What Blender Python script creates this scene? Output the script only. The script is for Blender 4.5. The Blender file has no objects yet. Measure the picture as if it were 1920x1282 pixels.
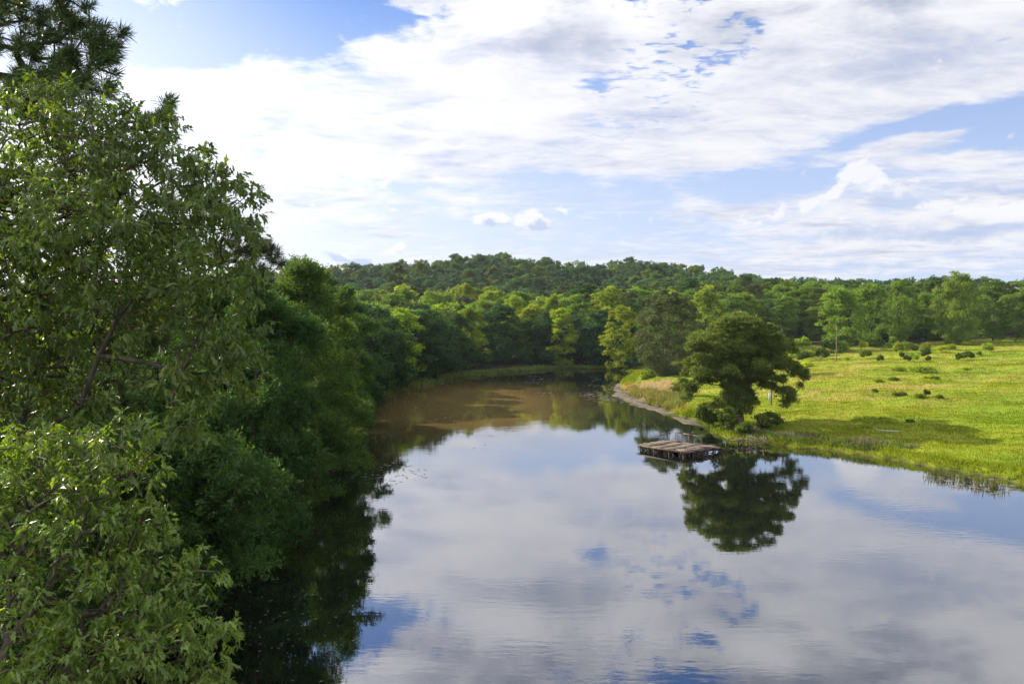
import bpy, math, random
import numpy as np
from mathutils import Vector

scene = bpy.context.scene
COL = scene.collection
rng = np.random.default_rng(11)
R = math.radians

# ------------------------------------------------------------------ camera
FPX, CAMZ = 1493.0, 14.0
PITCH = math.atan(39 / FPX)
CAM = np.array([0.0, 0.0, CAMZ])
cd = bpy.data.cameras.new('camera')
cam = bpy.data.objects.new('camera', cd)
COL.objects.link(cam)
cam.location = CAM
cam.rotation_euler = (math.pi / 2 - PITCH, 0, 0)
cd.sensor_width = 36.0
cd.lens = FPX / 1920 * 36.0
cd.clip_start = 0.1
cd.clip_end = 20000
scene.camera = cam


def ray(px, py):
    cx, cy = (px - 960) / FPX, (641 - py) / FPX
    c, s = math.cos(PITCH), math.sin(PITCH)
    return np.array([cx, c + cy * s, -s + cy * c])


def at(px, py, Y):
    r = ray(px, py)
    return CAM + r * (Y / r[1])


def gp(px, py, z=0.0):
    r = ray(px, py)
    return CAM + r * ((z - CAMZ) / r[2])


def unit(v):
    return v / np.maximum(np.linalg.norm(v, axis=-1, keepdims=True), 1e-9)


# ------------------------------------------------------------------ mesh helpers
def make_mesh(name, verts, polys, mats, smooth=False, mat_idx=None):
    """polys: list of int arrays (M,k)"""
    me = bpy.data.meshes.new(name)
    verts = np.asarray(verts, dtype=np.float32)
    me.vertices.add(len(verts))
    me.vertices.foreach_set('co', verts.ravel())
    polys = [np.asarray(p, dtype=np.int32) for p in polys if len(p)]
    nl = sum(p.size for p in polys)
    npoly = sum(len(p) for p in polys)
    me.loops.add(nl)
    me.loops.foreach_set('vertex_index', np.concatenate([p.ravel() for p in polys]))
    me.polygons.add(npoly)
    tot = np.concatenate([np.full(len(p), p.shape[1], dtype=np.int32) for p in polys])
    start = np.concatenate([[0], np.cumsum(tot)[:-1]]).astype(np.int32)
    me.polygons.foreach_set('loop_start', start)
    me.polygons.foreach_set('loop_total', tot)
    if smooth:
        me.polygons.foreach_set('use_smooth', np.ones(npoly, dtype=bool))
    for m in (mats if isinstance(mats, (list, tuple)) else [mats]):
        me.materials.append(m)
    if mat_idx is not None:
        me.polygons.foreach_set('material_index', np.asarray(mat_idx, dtype=np.int32))
    me.update(calc_edges=True)
    me.validate()
    return me


def add_obj(name, me, parent=None, loc=(0, 0, 0), rotz=0.0, scale=1.0):
    o = bpy.data.objects.new(name, me)
    COL.objects.link(o)
    o.location = loc
    o.rotation_euler = (0, 0, rotz)
    o.scale = (scale, scale, scale) if np.isscalar(scale) else scale
    if parent:
        o.parent = parent
    return o


def tag(o, label=None, cat=None, group=None, kind=None):
    if label:
        o['label'] = label
    if cat:
        o['category'] = cat
    if group:
        o['group'] = group
    if kind:
        o['kind'] = kind
    return o


class MB:
    """collects boxes / tubes into one mesh"""

    def __init__(self):
        self.v, self.q, self.n = [], [], 0

    def add(self, verts, quads):
        self.v.append(np.asarray(verts, dtype=float))
        self.q.append(np.asarray(quads, dtype=int) + self.n)
        self.n += len(verts)

    def bar(self, a, b, w, h, up=(0, 0, 1), bev=0.12):
        """a chamfered beam from a to b, w wide, h high"""
        a, b = np.array(a, float), np.array(b, float)
        d = unit(b - a)
        up = np.array(up, float)
        s = unit(np.cross(d, up))
        if np.linalg.norm(np.cross(d, up)) < 1e-4:
            s = np.array([1.0, 0, 0])
        u = np.cross(s, d)
        c = bev * min(w, h)
        pr = [(-w / 2, -h / 2 + c), (-w / 2 + c, -h / 2), (w / 2 - c, -h / 2), (w / 2, -h / 2 + c),
              (w / 2, h / 2 - c), (w / 2 - c, h / 2), (-w / 2 + c, h / 2), (-w / 2, h / 2 - c)]
        vs = [p + s * x + u * y for p in (a, b) for x, y in pr]
        q = [(i, (i + 1) % 8, 8 + (i + 1) % 8, 8 + i) for i in range(8)]
        q += [(0, 3, 2, 1), (0, 7, 4, 3), (7, 6, 5, 4), (8, 9, 10, 11), (8, 11, 12, 15), (12, 13, 14, 15)]
        self.add(vs, q)

    def tube(self, pts, rad, sides=8, wob=0.0):
        pts = np.asarray(pts, float)
        rad = np.broadcast_to(np.asarray(rad, float), (len(pts),))
        t = unit(np.gradient(pts, axis=0))
        ref = np.array([0.3, 0.9, 0.1]) if abs(t[0] @ np.array([0.3, 0.9, 0.1])) < 0.9 else np.array([1.0, 0, 0])
        s = unit(np.cross(t, ref))
        u = np.cross(s, t)
        an = np.linspace(0, 2 * np.pi, sides, endpoint=False)
        vs = []
        for i in range(len(pts)):
            r = rad[i] * (1 + wob * rng.uniform(-1, 1, sides))
            vs.append(pts[i] + (np.cos(an) * r)[:, None] * s[i] + (np.sin(an) * r)[:, None] * u[i])
        vs = np.concatenate(vs + [pts[:1], pts[-1:]])
        q = []
        for i in range(len(pts) - 1):
            for k in range(sides):
                a, b = i * sides + k, i * sides + (k + 1) % sides
                q.append((a, b, b + sides, a + sides))
        e0, e1 = len(vs) - 2, len(vs) - 1
        L = (len(pts) - 1) * sides
        for k in range(0, sides, 2):
            q.append((e0, (k + 2) % sides, k + 1, k))
            q.append((e1, L + k, L + k + 1, L + (k + 2) % sides))
        self.add(vs, q)

    def mesh(self, name, mat, smooth=False):
        return make_mesh(name, np.concatenate(self.v), [np.concatenate(self.q)], mat, smooth)

    def build(self, name, mat, parent=None, smooth=False, **k):
        return add_obj(name, self.mesh(name, mat, smooth), parent, **k)


# ------------------------------------------------------------------ node helpers
class NT:
    def __init__(self, tree):
        self.t = tree

    def new(self, typ, **props):
        n = self.t.nodes.new(typ)
        for k, v in props.items():
            setattr(n, k, v)
        return n

    def put(self, sock, v):
        if isinstance(v, bpy.types.NodeSocket):
            self.t.links.new(v, sock)
        elif v is not None:
            sock.default_value = v

    def m(self, op, a, b=None, c=None, clamp=False):
        n = self.new('ShaderNodeMath', operation=op, use_clamp=clamp)
        for s, v in zip(n.inputs, (a, b, c)):
            self.put(s, v)
        return n.outputs[0]

    def vm(self, op, a, b=None, c=None, scale=None):
        n = self.new('ShaderNodeVectorMath', operation=op)
        self.put(n.inputs[0], a)
        if b is not None:
            self.put(n.inputs[1], b)
        if c is not None:
            self.put(n.inputs[2], c)
        if scale is not None:
            self.put(n.inputs['Scale'], scale)
        return n.outputs['Value'] if op in ('LENGTH', 'DOT_PRODUCT') else n.outputs[0]

    def noise(self, vec, scale, detail=4, rough=0.55, dist=0.0, color=False, dims='3D'):
        n = self.new('ShaderNodeTexNoise', noise_dimensions=dims)
        self.put(n.inputs['Vector'], vec)
        n.inputs['Scale'].default_value = scale
        n.inputs['Detail'].default_value = detail
        n.inputs['Roughness'].default_value = rough
        n.inputs['Distortion'].default_value = dist
        return n.outputs['Color' if color else 'Fac']

    def ss(self, v, a, b, lo=0.0, hi=1.0, smooth=True):
        n = self.new('ShaderNodeMapRange', interpolation_type='SMOOTHSTEP' if smooth else 'LINEAR')
        self.put(n.inputs['Value'], v)
        for i, x in zip((1, 2, 3, 4), (a, b, lo, hi)):
            n.inputs[i].default_value = x
        return n.outputs[0]

    def mix(self, f, a, b, blend='MIX'):
        n = self.new('ShaderNodeMix', data_type='RGBA', blend_type=blend)
        self.put(n.inputs[0], f)
        for s, v in ((n.inputs[6], a), (n.inputs[7], b)):
            self.put(s, (*v, 1.0) if isinstance(v, tuple) and len(v) == 3 else v)
        return n.outputs[2]

    def scale_xyz(self, v, sx, sy, sz):
        n = self.new('ShaderNodeVectorMath', operation='MULTIPLY')
        self.put(n.inputs[0], v)
        n.inputs[1].default_value = (sx, sy, sz)
        return n.outputs[0]


def new_mat(name):
    m = bpy.data.materials.new(name)
    m.use_nodes = True
    m.node_tree.nodes.clear()
    n = NT(m.node_tree)
    out = n.new('ShaderNodeOutputMaterial')
    return m, n, out


def leaf_mat(name, transl=0.35, rough=0.5, spec=0.3, tint_attr=None, vary=0.55, tcol=(1.25, 1.2, 0.35), back=None, clump=0.25, nscale=0.35):
    m, n, out = new_mat(name)
    if tint_attr:
        a = n.new('ShaderNodeAttribute', attribute_name=tint_attr)
        base = a.outputs['Color']
    else:
        base = n.new('ShaderNodeObjectInfo').outputs['Color']
    g = n.new('ShaderNodeNewGeometry')
    rnd = g.outputs['Random Per Island']
    f = n.m('MULTIPLY_ADD', rnd, vary, 1 - vary / 2)
    nz = n.noise(g.outputs['Position'], nscale, 3)
    f2 = n.m('MULTIPLY', f, n.ss(nz, 0.3, 0.7, 1 - clump, 1 + clump))
    col = n.vm('SCALE', base, scale=f2)
    # some leaves yellower than others
    rnd2 = n.m('FRACT', n.m('MULTIPLY', rnd, 17.31))
    col = n.mix(n.m('MULTIPLY', n.m('POWER', rnd2, 3.0), 0.5), col, n.vm('MULTIPLY', col, (1.7, 1.25, 0.6)))
    surf = col
    if back:
        surf = n.mix(n.m('MULTIPLY', g.outputs['Backfacing'], 0.8), col, n.vm('MULTIPLY', col, back))
    p = n.new('ShaderNodeBsdfPrincipled')
    n.put(p.inputs['Base Color'], surf)
    p.inputs['Roughness'].default_value = rough
    p.inputs['Specular IOR Level'].default_value = spec
    t = n.new('ShaderNodeBsdfTranslucent')
    n.put(t.inputs['Color'], n.vm('MULTIPLY', col, tcol))
    mx = n.new('ShaderNodeMixShader')
    mx.inputs[0].default_value = transl
    n.put(mx.inputs[1], p.outputs[0])
    n.put(mx.inputs[2], t.outputs[0])
    n.put(out.inputs['Surface'], mx.outputs[0])
    return m


def bark_mat(name, c0, c1, scale=6.0, strength=0.6, island=0.0):
    m, n, out = new_mat(name)
    g = n.new('ShaderNodeTexCoord')
    v = n.scale_xyz(g.outputs['Object'], 1, 1, 0.25)
    nz = n.noise(v, scale, 6, 0.65, 0.4)
    col = n.mix(n.ss(nz, 0.35, 0.65), c0, c1)
    if island:
        gi = n.new('ShaderNodeNewGeometry')
        col = n.vm('SCALE', col, scale=n.m('MULTIPLY_ADD', gi.outputs['Random Per Island'], island, 1 - island / 2))
    p = n.new('ShaderNodeBsdfPrincipled')
    n.put(p.inputs['Base Color'], col)
    p.inputs['Roughness'].default_value = 0.9
    b = n.new('ShaderNodeBump')
    b.inputs['Strength'].default_value = strength
    b.inputs['Distance'].default_value = 0.05
    n.put(b.inputs['Height'], nz)
    n.put(p.inputs['Normal'], b.outputs[0])
    n.put(out.inputs['Surface'], p.outputs[0])
    return m


LEAF_NEAR = leaf_mat('oak_leaf', 0.46, 0.36, 0.5, vary=0.7, back=(1.4, 1.15, 1.3), nscale=0.5, tcol=(1.5, 1.35, 0.3))
LEAF_MID = leaf_mat('broad_leaf', 0.33, 0.6, 0.12, vary=0.7)
LEAF_FAR = leaf_mat('forest_leaf', 0.33, 0.6, 0.1, tint_attr='tint', vary=0.6, nscale=0.08)
NEEDLE = leaf_mat('pine_needle', 0.25, 0.5, 0.15, vary=0.8, tcol=(1.3, 1.2, 0.5))
BARK = bark_mat('bark', (0.035, 0.028, 0.02), (0.11, 0.088, 0.064))
BARK_PINE = bark_mat('pine_bark', (0.045, 0.03, 0.024), (0.15, 0.10, 0.075))
WOOD = bark_mat('weathered_wood', (0.045, 0.034, 0.026), (0.16, 0.12, 0.088), 9.0, 0.4, 1.2)
WOOD_DARK = bark_mat('wet_wood', (0.035, 0.025, 0.018), (0.12, 0.085, 0.06), 8.0, 0.4)
POLE = bark_mat('pole_wood', (0.10, 0.075, 0.055), (0.24, 0.19, 0.15), 5.0, 0.3)
PALE = bark_mat('pale_paint', (0.45, 0.46, 0.48), (0.7, 0.7, 0.7), 4.0, 0.1)
METAL = bark_mat('galvanised_metal', (0.35, 0.36, 0.37), (0.5, 0.5, 0.5), 4.0, 0.05)

# ------------------------------------------------------------------ terrain
shore = [gp(*p)[:2] for p in [
    (1920, 908), (1850, 892), (1760, 880), (1660, 862), (1560, 847), (1480, 838), (1420, 832), (1370, 824),
    (1340, 812), (1318, 797), (1300, 789), (1240, 766), (1195, 748), (1172, 737), (1163, 722), (1172, 708),
    (1195, 698), (1130, 692), (1040, 691), (960, 697), (860, 706), (800, 718)]]
shore = [np.array([170.0, -90.0]), np.array([95.0, -10.0]), np.array([58.0, 46.0])] + shore
shore += [np.array(p, float) for p in [(-25, 150), (-27, 125), (-25, 105), (-22, 85), (-20, 65), (-18.5, 50), (-17, 40),
                                       (-15.5, 33), (-14, 28), (-10.5, 22), (-6, 16), (-2, 8), (2, -10), (0, -50), (-6, -90)]]
shore = np.array(shore)
mud_poly = np.array([gp(*p)[:2] for p in [(1158, 716), (1168, 735), (1195, 749), (1240, 767), (1300, 790), (1322, 800), (1292, 795),
                                          (1236, 776), (1190, 759), (1160, 748), (1150, 738), (1150, 726)]])


def poly_sd(P, poly):
    """signed distance, negative inside"""
    P = np.asarray(P, float)
    a, b = poly, np.roll(poly, -1, axis=0)
    best = np.full(len(P), 1e18)
    inside = np.zeros(len(P), bool)
    for i in range(len(a)):
        e = b[i] - a[i]
        w = P - a[i]
        t = np.clip((w @ e) / max(e @ e, 1e-9), 0, 1)
        d = w - t[:, None] * e
        best = np.minimum(best, (d * d).sum(1))
        c = ((a[i, 1] <= P[:, 1]) & (b[i, 1] > P[:, 1])) | ((b[i, 1] <= P[:, 1]) & (a[i, 1] > P[:, 1]))
        xi = a[i, 0] + (P[:, 1] - a[i, 1]) / (e[1] if abs(e[1]) > 1e-9 else 1e-9) * e[0]
        inside ^= c & (P[:, 0] < xi)
    return np.sqrt(best) * np.where(inside, -1, 1)


def sstep(x, a, b):
    t = np.clip((x - a) / (b - a), 0, 1)
    return t * t * (3 - 2 * t)


def wob(x, y):
    return (np.sin(x * 0.11 + 1.3) * np.cos(y * 0.083 + 0.4) + 0.5 * np.sin(x * 0.27 + y * 0.19) + 0.3 * np.sin(x * 0.61 - y * 0.47 + 2.0))


def terrain(P):
    """height, pasture weight, mud weight, signed shore distance"""
    P = np.asarray(P, float).reshape(-1, 2)
    x, y = P[:, 0], P[:, 1]
    sd = poly_sd(P, shore)
    sd = sd + 0.5 * np.sin(x * 0.9 + y * 0.35) * np.exp(-(sd / 3) ** 2) + 0.35 * np.sin(x * 1.9 - y * 1.1) * np.exp(-(sd / 2) ** 2)
    out = np.maximum(sd, 0)
    right = sstep(x, 8, 28) * (1 - sstep(y, 232, 262) * (1 - sstep(x, 60, 80)))
    h_right = 0.5 * sstep(out, 0, 2.2) + 0.053 * np.minimum(out, 120 + 0.15 * out) + 0.28 * wob(x, y) * sstep(out, 3, 14) + 0.10 * np.sin(x * 1.3 + y * 0.4) * np.sin(y * 1.1 - x * 0.3) * sstep(out, 1, 4)
    h_left = 0.7 * sstep(out, 0, 3) + 0.035 * np.minimum(out, 60) + 0.2 * wob(x, y) * sstep(out, 3, 14)
    h = h_right * right + h_left * (1 - right)
    # rising ground and the wooded ridge behind the lake
    ridge = 8 * sstep(y, 240, 330) + 29 * sstep(y, 395, 570) * np.interp(x, [-240, -170, -97, -52, -10, 15, 50, 90, 128, 165, 220, 280], [0.62, 0.75, 0.92, 1.08, 1.2, 1.08, 0.9, 0.76, 0.58, 0.32, 0.12, 0.0])
    ridge_w = 1 - sstep(x, 60, 150) * (1 - sstep(y, 270, 380))
    h = h + ridge * np.where(y > 240, ridge_w, 0) * sstep(y, 236, 262)
    h = np.where(sd < 0, -1.8 * sstep(-sd, 0, 7) - 0.05, h + 0.02)
    ms = poly_sd(P, mud_poly)
    ms = ms + 0.7 * np.sin(x * 0.7 + 0.8) * np.cos(y * 0.4) + 0.4 * np.sin(x * 1.9 + y * 0.8)
    mud = sstep(-ms, -0.6, 0.8)
    h = np.where(ms < 0.3, np.maximum(h, 0.05 * sstep(-ms, -0.3, 1.0) + 0.02 * np.sin(x * 2.1) * np.sin(y * 1.3)), h)
    # pasture ends at the tree line
    edge = np.interp(x, [20, 38, 60, 90, 130, 190, 400], [205, 232, 272, 268, 262, 282, 330])
    past = right * (1 - sstep(y, edge - 4, edge + 4)) * sstep(out, 0.2, 1.0)
    back = (1 - sstep(np.maximum(out, 0), 1.5, 4.5)) * sstep(y, 165, 190) * sstep(out, 0.2, 1.0) * sstep(x, -28, -18)
    return h, past, back, mud, sd


def zt(x, y):
    return float(terrain(np.array([[x, y]]))[0][0])


def grid_axis(segs):
    out = []
    for a, b, st in segs:
        out += list(np.arange(a, b, st))
    out.append(segs[-1][1])
    return np.array(out)


gx = grid_axis([(-1600, -600, 100), (-600, -120, 20), (-120, -45, 5), (-45, 135, 0.9), (135, 260, 3), (260, 620, 20), (620, 1600, 100)])
gy = grid_axis([(-1000, -300, 100), (-300, -60, 20), (-60, 20, 4), (20, 245, 1.0), (245, 330, 2.5), (330, 640, 8), (640, 900, 26), (900, 1800, 100)])
GX, GY = np.meshgrid(gx, gy)
P = np.stack([GX.ravel(), GY.ravel()], 1)
hh, past, backg, mud, sd = terrain(P)
nx, ny = len(gx), len(gy)
ii = (np.arange(ny - 1)[:, None] * nx + np.arange(nx - 1)[None, :]).ravel()
quads = np.stack([ii, ii + 1, ii + nx + 1, ii + nx], 1)


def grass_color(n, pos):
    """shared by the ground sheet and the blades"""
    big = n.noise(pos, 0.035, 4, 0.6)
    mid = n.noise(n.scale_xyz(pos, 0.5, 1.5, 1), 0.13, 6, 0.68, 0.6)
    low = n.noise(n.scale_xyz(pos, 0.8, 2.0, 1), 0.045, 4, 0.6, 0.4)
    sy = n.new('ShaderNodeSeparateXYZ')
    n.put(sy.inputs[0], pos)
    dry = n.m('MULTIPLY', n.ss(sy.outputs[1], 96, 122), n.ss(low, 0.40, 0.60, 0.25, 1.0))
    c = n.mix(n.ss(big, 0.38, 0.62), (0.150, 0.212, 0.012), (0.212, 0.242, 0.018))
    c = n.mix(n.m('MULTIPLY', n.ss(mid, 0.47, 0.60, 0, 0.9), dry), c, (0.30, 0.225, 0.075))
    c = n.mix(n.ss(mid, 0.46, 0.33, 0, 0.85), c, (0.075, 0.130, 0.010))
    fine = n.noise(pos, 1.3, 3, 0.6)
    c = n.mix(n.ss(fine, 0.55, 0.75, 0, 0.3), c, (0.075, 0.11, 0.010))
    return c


def ground_material():
    m, n, out = new_mat('ground_soil_and_grass')
    g = n.new('ShaderNodeNewGeometry')
    pos = g.outputs['Position']
    a = n.new('ShaderNodeAttribute', attribute_name='zone')
    sep = n.new('ShaderNodeSeparateColor')
    n.put(sep.inputs[0], a.outputs['Color'])
    gc = grass_color(n, pos)
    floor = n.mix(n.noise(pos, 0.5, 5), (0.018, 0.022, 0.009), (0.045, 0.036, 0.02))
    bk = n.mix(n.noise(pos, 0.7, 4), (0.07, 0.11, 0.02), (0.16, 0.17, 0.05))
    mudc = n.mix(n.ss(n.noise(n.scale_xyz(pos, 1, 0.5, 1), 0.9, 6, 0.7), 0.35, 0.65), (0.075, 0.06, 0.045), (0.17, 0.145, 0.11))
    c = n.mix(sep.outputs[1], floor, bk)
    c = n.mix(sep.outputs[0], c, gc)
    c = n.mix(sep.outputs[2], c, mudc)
    p = n.new('ShaderNodeBsdfPrincipled')
    n.put(p.inputs['Base Color'], c)
    p.inputs['Roughness'].default_value = 0.95
    p.inputs['Specular IOR Level'].default_value = 0.1
    b = n.new('ShaderNodeBump')
    b.inputs['Strength'].default_value = 0.6
    b.inputs['Distance'].default_value = 0.25
    n.put(b.inputs['Height'], n.noise(pos, 1.6, 6, 0.7))
    n.put(p.inputs['Normal'], b.outputs[0])
    n.put(out.inputs['Surface'], p.outputs[0])
    return m


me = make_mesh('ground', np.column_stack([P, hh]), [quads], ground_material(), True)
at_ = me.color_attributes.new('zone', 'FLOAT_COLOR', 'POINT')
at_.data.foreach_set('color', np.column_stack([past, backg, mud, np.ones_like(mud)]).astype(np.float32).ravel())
tag(add_obj('ground', me), 'rolling ground of grassy pasture and forest floor around the lake', 'ground', kind='structure')


# ------------------------------------------------------------------ water
def water_material():
    m, n, out = new_mat('lake_water')
    g = n.new('ShaderNodeNewGeometry')
    pos = g.outputs['Position']
    sp = n.new('ShaderNodeSeparateXYZ')
    n.put(sp.inputs[0], pos)
    # brown on the left arm: suspended mud plus lens flare painted into its colour
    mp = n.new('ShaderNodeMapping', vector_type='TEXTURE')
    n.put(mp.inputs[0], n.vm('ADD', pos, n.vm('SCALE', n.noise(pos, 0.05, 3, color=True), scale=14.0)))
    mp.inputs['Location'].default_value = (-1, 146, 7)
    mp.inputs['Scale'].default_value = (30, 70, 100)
    silt_flare = n.ss(n.vm('LENGTH', mp.outputs[0]), 1.05, 0.2)
    col = n.mix(silt_flare, (0.006, 0.008, 0.006), (0.155, 0.108, 0.038))
    dif = n.new('ShaderNodeBsdfDiffuse')
    n.put(dif.inputs['Color'], col)
    gl = n.new('ShaderNodeBsdfGlossy', distribution='GGX')
    gl.inputs['Roughness'].default_value = 0.004
    gl.inputs['Color'].default_value = (0.97, 0.97, 0.99, 1)
    r1 = n.noise(n.scale_xyz(pos, 0.8, 2.2, 1), 1.1, 3, 0.5)
    r2 = n.noise(n.scale_xyz(pos, 0.15, 0.4, 1), 1.0, 2, 0.5)
    calm = n.ss(n.noise(pos, 0.045, 2), 0.4, 0.65, 0.25, 1.0)
    b = n.new('ShaderNodeBump')
    b.inputs['Strength'].default_value = 1.0
    b.inputs['Distance'].default_value = 0.0042
    n.put(b.inputs['Height'], n.m('MULTIPLY', n.m('ADD', r1, n.m('MULTIPLY', r2, 1.5)), calm))
    n.put(gl.inputs['Normal'], b.outputs[0])
    fr = n.new('ShaderNodeFresnel')
    fr.inputs['IOR'].default_value = 1.95
    n.put(fr.inputs['Normal'], b.outputs[0])
    mx = n.new('ShaderNodeMixShader')
    n.put(mx.inputs[0], n.m('MULTIPLY', n.m('POWER', fr.outputs[0], 0.58), n.m('MULTIPLY_ADD', silt_flare, -0.35, 1.0)))
    n.put(mx.inputs[1], dif.outputs[0])
    n.put(mx.inputs[2], gl.outputs[0])
    n.put(out.inputs['Surface'], mx.outputs[0])
    return m


wx, wy = np.linspace(-80, 180, 14), np.linspace(-95, 262, 18)
WX, WY = np.meshgrid(wx, wy)
ii = (np.arange(17)[:, None] * 14 + np.arange(13)[None, :]).ravel()
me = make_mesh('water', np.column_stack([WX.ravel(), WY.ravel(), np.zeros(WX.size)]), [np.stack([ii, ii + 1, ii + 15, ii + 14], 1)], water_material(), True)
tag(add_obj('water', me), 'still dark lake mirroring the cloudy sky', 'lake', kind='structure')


# ------------------------------------------------------------------ foliage
def leaf_quads(Pc, A, Nr, L, W):
    A = unit(A)
    S = unit(np.cross(A, Nr))
    L, W = L[:, None], W[:, None]
    bend = unit(np.cross(S, A)) * L * 0.12
    v = np.stack([Pc, Pc + A * L * 0.45 + S * W * 0.5 + bend, Pc + A * L, Pc + A * L * 0.45 - S * W * 0.5 + bend], 1).reshape(-1, 3)
    q = np.arange(len(v)).reshape(-1, 4)
    return v, q


def rand_dir(g, n):
    return unit(g.normal(size=(n, 3)))


def foliage(g, lobes, n_spray, per, spray_len, L, W, up=0.25, outw=0.5, axis=None, flat=None, shell=(0.55, 1.02), droop=0.0, needle=False, leafy=0.8):
    """lobes: array (k,6) of x y z rx ry rz ; leaves on sprays that grow out of the lobes"""
    lobes = np.asarray(lobes, float)
    ar = lobes[:, 3] * lobes[:, 4] + lobes[:, 3] * lobes[:, 5]
    k = g.choice(len(lobes), size=n_spray, p=ar / ar.sum())
    lb = lobes[k]
    d = rand_dir(g, n_spray)
    d[:, 2] = np.where(d[:, 2] < -0.25, -d[:, 2] * g.uniform(0.2, 1, n_spray), d[:, 2])
    if axis is not None:
        o = lb[:, :3] - axis
        o[:, 2] *= 0.5
        d = unit(d + unit(o) * outw)
    rr = g.uniform(shell[0] ** 2, shell[1] ** 2, n_spray) ** 0.5
    start = lb[:, :3] + d * lb[:, 3:6] * rr[:, None]
    ax = unit(d + np.array([0, 0, up]) + 0.35 * rand_dir(g, n_spray))
    ln = spray_len * g.uniform(0.5, 1.3, n_spray)
    t = g.uniform(0, 1, (n_spray, per))
    Pc = start[:, None] + ax[:, None] * (ln[:, None] * t)[..., None]
    Pc = Pc + rand_dir(g, n_spray * per).reshape(n_spray, per, 3) * (spray_len * 0.16)
    if droop:
        Pc[..., 2] -= droop * (t ** 2) * ln[:, None]
    rd = rand_dir(g, n_spray * per).reshape(n_spray, per, 3)
    A = ax[:, None] * 0.7 + rd * leafy
    if droop:
        A = A + np.array([0, 0, -droop * 0.5])
    Nr = d[:, None] * 0.7 + np.array([0, 0, 0.35]) + rand_dir(g, n_spray * per).reshape(n_spray, per, 3) * (1.2 if needle else 0.6)
    n = n_spray * per
    return leaf_quads(Pc.reshape(n, 3), A.reshape(n, 3), Nr.reshape(n, 3), L * g.uniform(0.65, 1.3, n), W * g.uniform(0.7, 1.3, n))


class Skel:
    """branches: every target is joined to the nearest node already grown"""

    def __init__(self, trunk_pts):
        self.p = [np.array(q, float) for q in trunk_pts]
        self.par = [-1] + list(range(len(trunk_pts) - 1))
        self.nt = len(trunk_pts)

    def grow(self, targets, g, seg=0.8, sag=0.12, low=0.6, first=2, wig=0.08):
        T = np.asarray(targets, float)
        tr = np.array(self.p[:self.nt])
        dd = np.min(np.linalg.norm(T[:, None] - tr[None], axis=2), axis=1)
        for i in np.argsort(dd):
            t = T[i]
            A = np.array(self.p)
            v = t - A
            dist = np.linalg.norm(v, axis=1)
            cost = dist + low * np.maximum(-v[:, 2], 0)
            cost[:first] += 1e3
            j = int(np.argmin(cost))
            a, L = A[j], dist[j]
            n = max(1, int(round(L / seg)))
            prev = j
            off = g.normal(size=3) * wig * L
            for s in range(1, n + 1):
                f = s / n
                q = a + (t - a) * f + off * math.sin(math.pi * f) + np.array([0, 0, sag * L * math.sin(math.pi * f)])
                self.p.append(q)
                self.par.append(prev)
                prev = len(self.p) - 1

    def mesh(self, name, mat, r_tip, expo=2.4, trunk_r=None, sides=6, flare=1.5):
        n = len(self.p)
        acc = np.zeros(n)
        kids = [0] * n
        for i in range(n):
            if self.par[i] >= 0:
                kids[self.par[i]] += 1
        for i in range(n - 1, -1, -1):
            if kids[i] == 0:
                acc[i] += r_tip ** expo
            if self.par[i] >= 0:
                acc[self.par[i]] += acc[i]
        r = acc ** (1 / expo)
        if trunk_r:
            k = trunk_r / r[0]
            for i in range(n):
                r[i] = min(r[i] * (k if i < self.nt else min(k, 1.0) * 1.0), trunk_r)
            for i in range(self.nt):
                r[i] = trunk_r * (1 - 0.75 * i / max(self.nt - 1, 1))
            r[0] = trunk_r * flare
        P = np.array(self.p)
        par = np.array(self.par)
        c = np.where(par >= 0)[0]
        a, b = P[par[c]], P[c]
        ra, rb = r[par[c]], r[c]
        ra = np.where((par[c] < self.nt) & (c >= self.nt), np.minimum(ra, rb * 1.35), np.minimum(ra, rb * 1.8 + 1e-3))
        tmask = c < self.nt
        ra = np.where(tmask, r[par[c]], ra)
        d = unit(b - a)
        ref = np.where(np.abs(d[:, 2:3]) < 0.9, np.array([[0, 0, 1.0]]), np.array([[1.0, 0, 0]]))
        s = unit(np.cross(d, ref))
        u = np.cross(s, d)
        an = np.linspace(0, 2 * np.pi, sides, endpoint=False)
        ring = np.cos(an)[None, :, None] * s[:, None] + np.sin(an)[None, :, None] * u[:, None]
        b2 = b + d * (rb * 0.4)[:, None]
        v = np.stack([a[:, None] + ring * ra[:, None, None], b2[:, None] + ring * rb[:, None, None]], 1)
        m = len(c)
        base = (np.arange(m) * 2 * sides)[:, None]
        k = np.arange(sides)[None]
        k2 = (k + 1) % sides
        q = np.stack([base + k, base + k2, base + sides + k2, base + sides + k], 2).reshape(-1, 4)
        return make_mesh(name, v.reshape(-1, 3), [q], mat, True)


def profile(kind, t):
    if kind == 'round':
        return np.sin(np.pi * np.clip(0.12 + 0.80 * t, 0, 1)) ** 0.6
    if kind == 'egg':
        return np.clip(np.sin(np.pi * np.clip(0.18 + 0.80 * t, 0, 1)), 0, 1) ** 0.75 * (1.05 - 0.25 * t)
    if kind == 'cone':
        return np.clip((1 - t) ** 0.75 * (0.35 + 0.65 * np.minimum(t * 5, 1)), 0.06, 1)
    if kind == 'umbrella':
        return np.clip(0.35 + 0.65 * np.sin(np.pi * np.clip(t, 0, 1) * 0.82 + 0.15), 0.1, 1)


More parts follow.
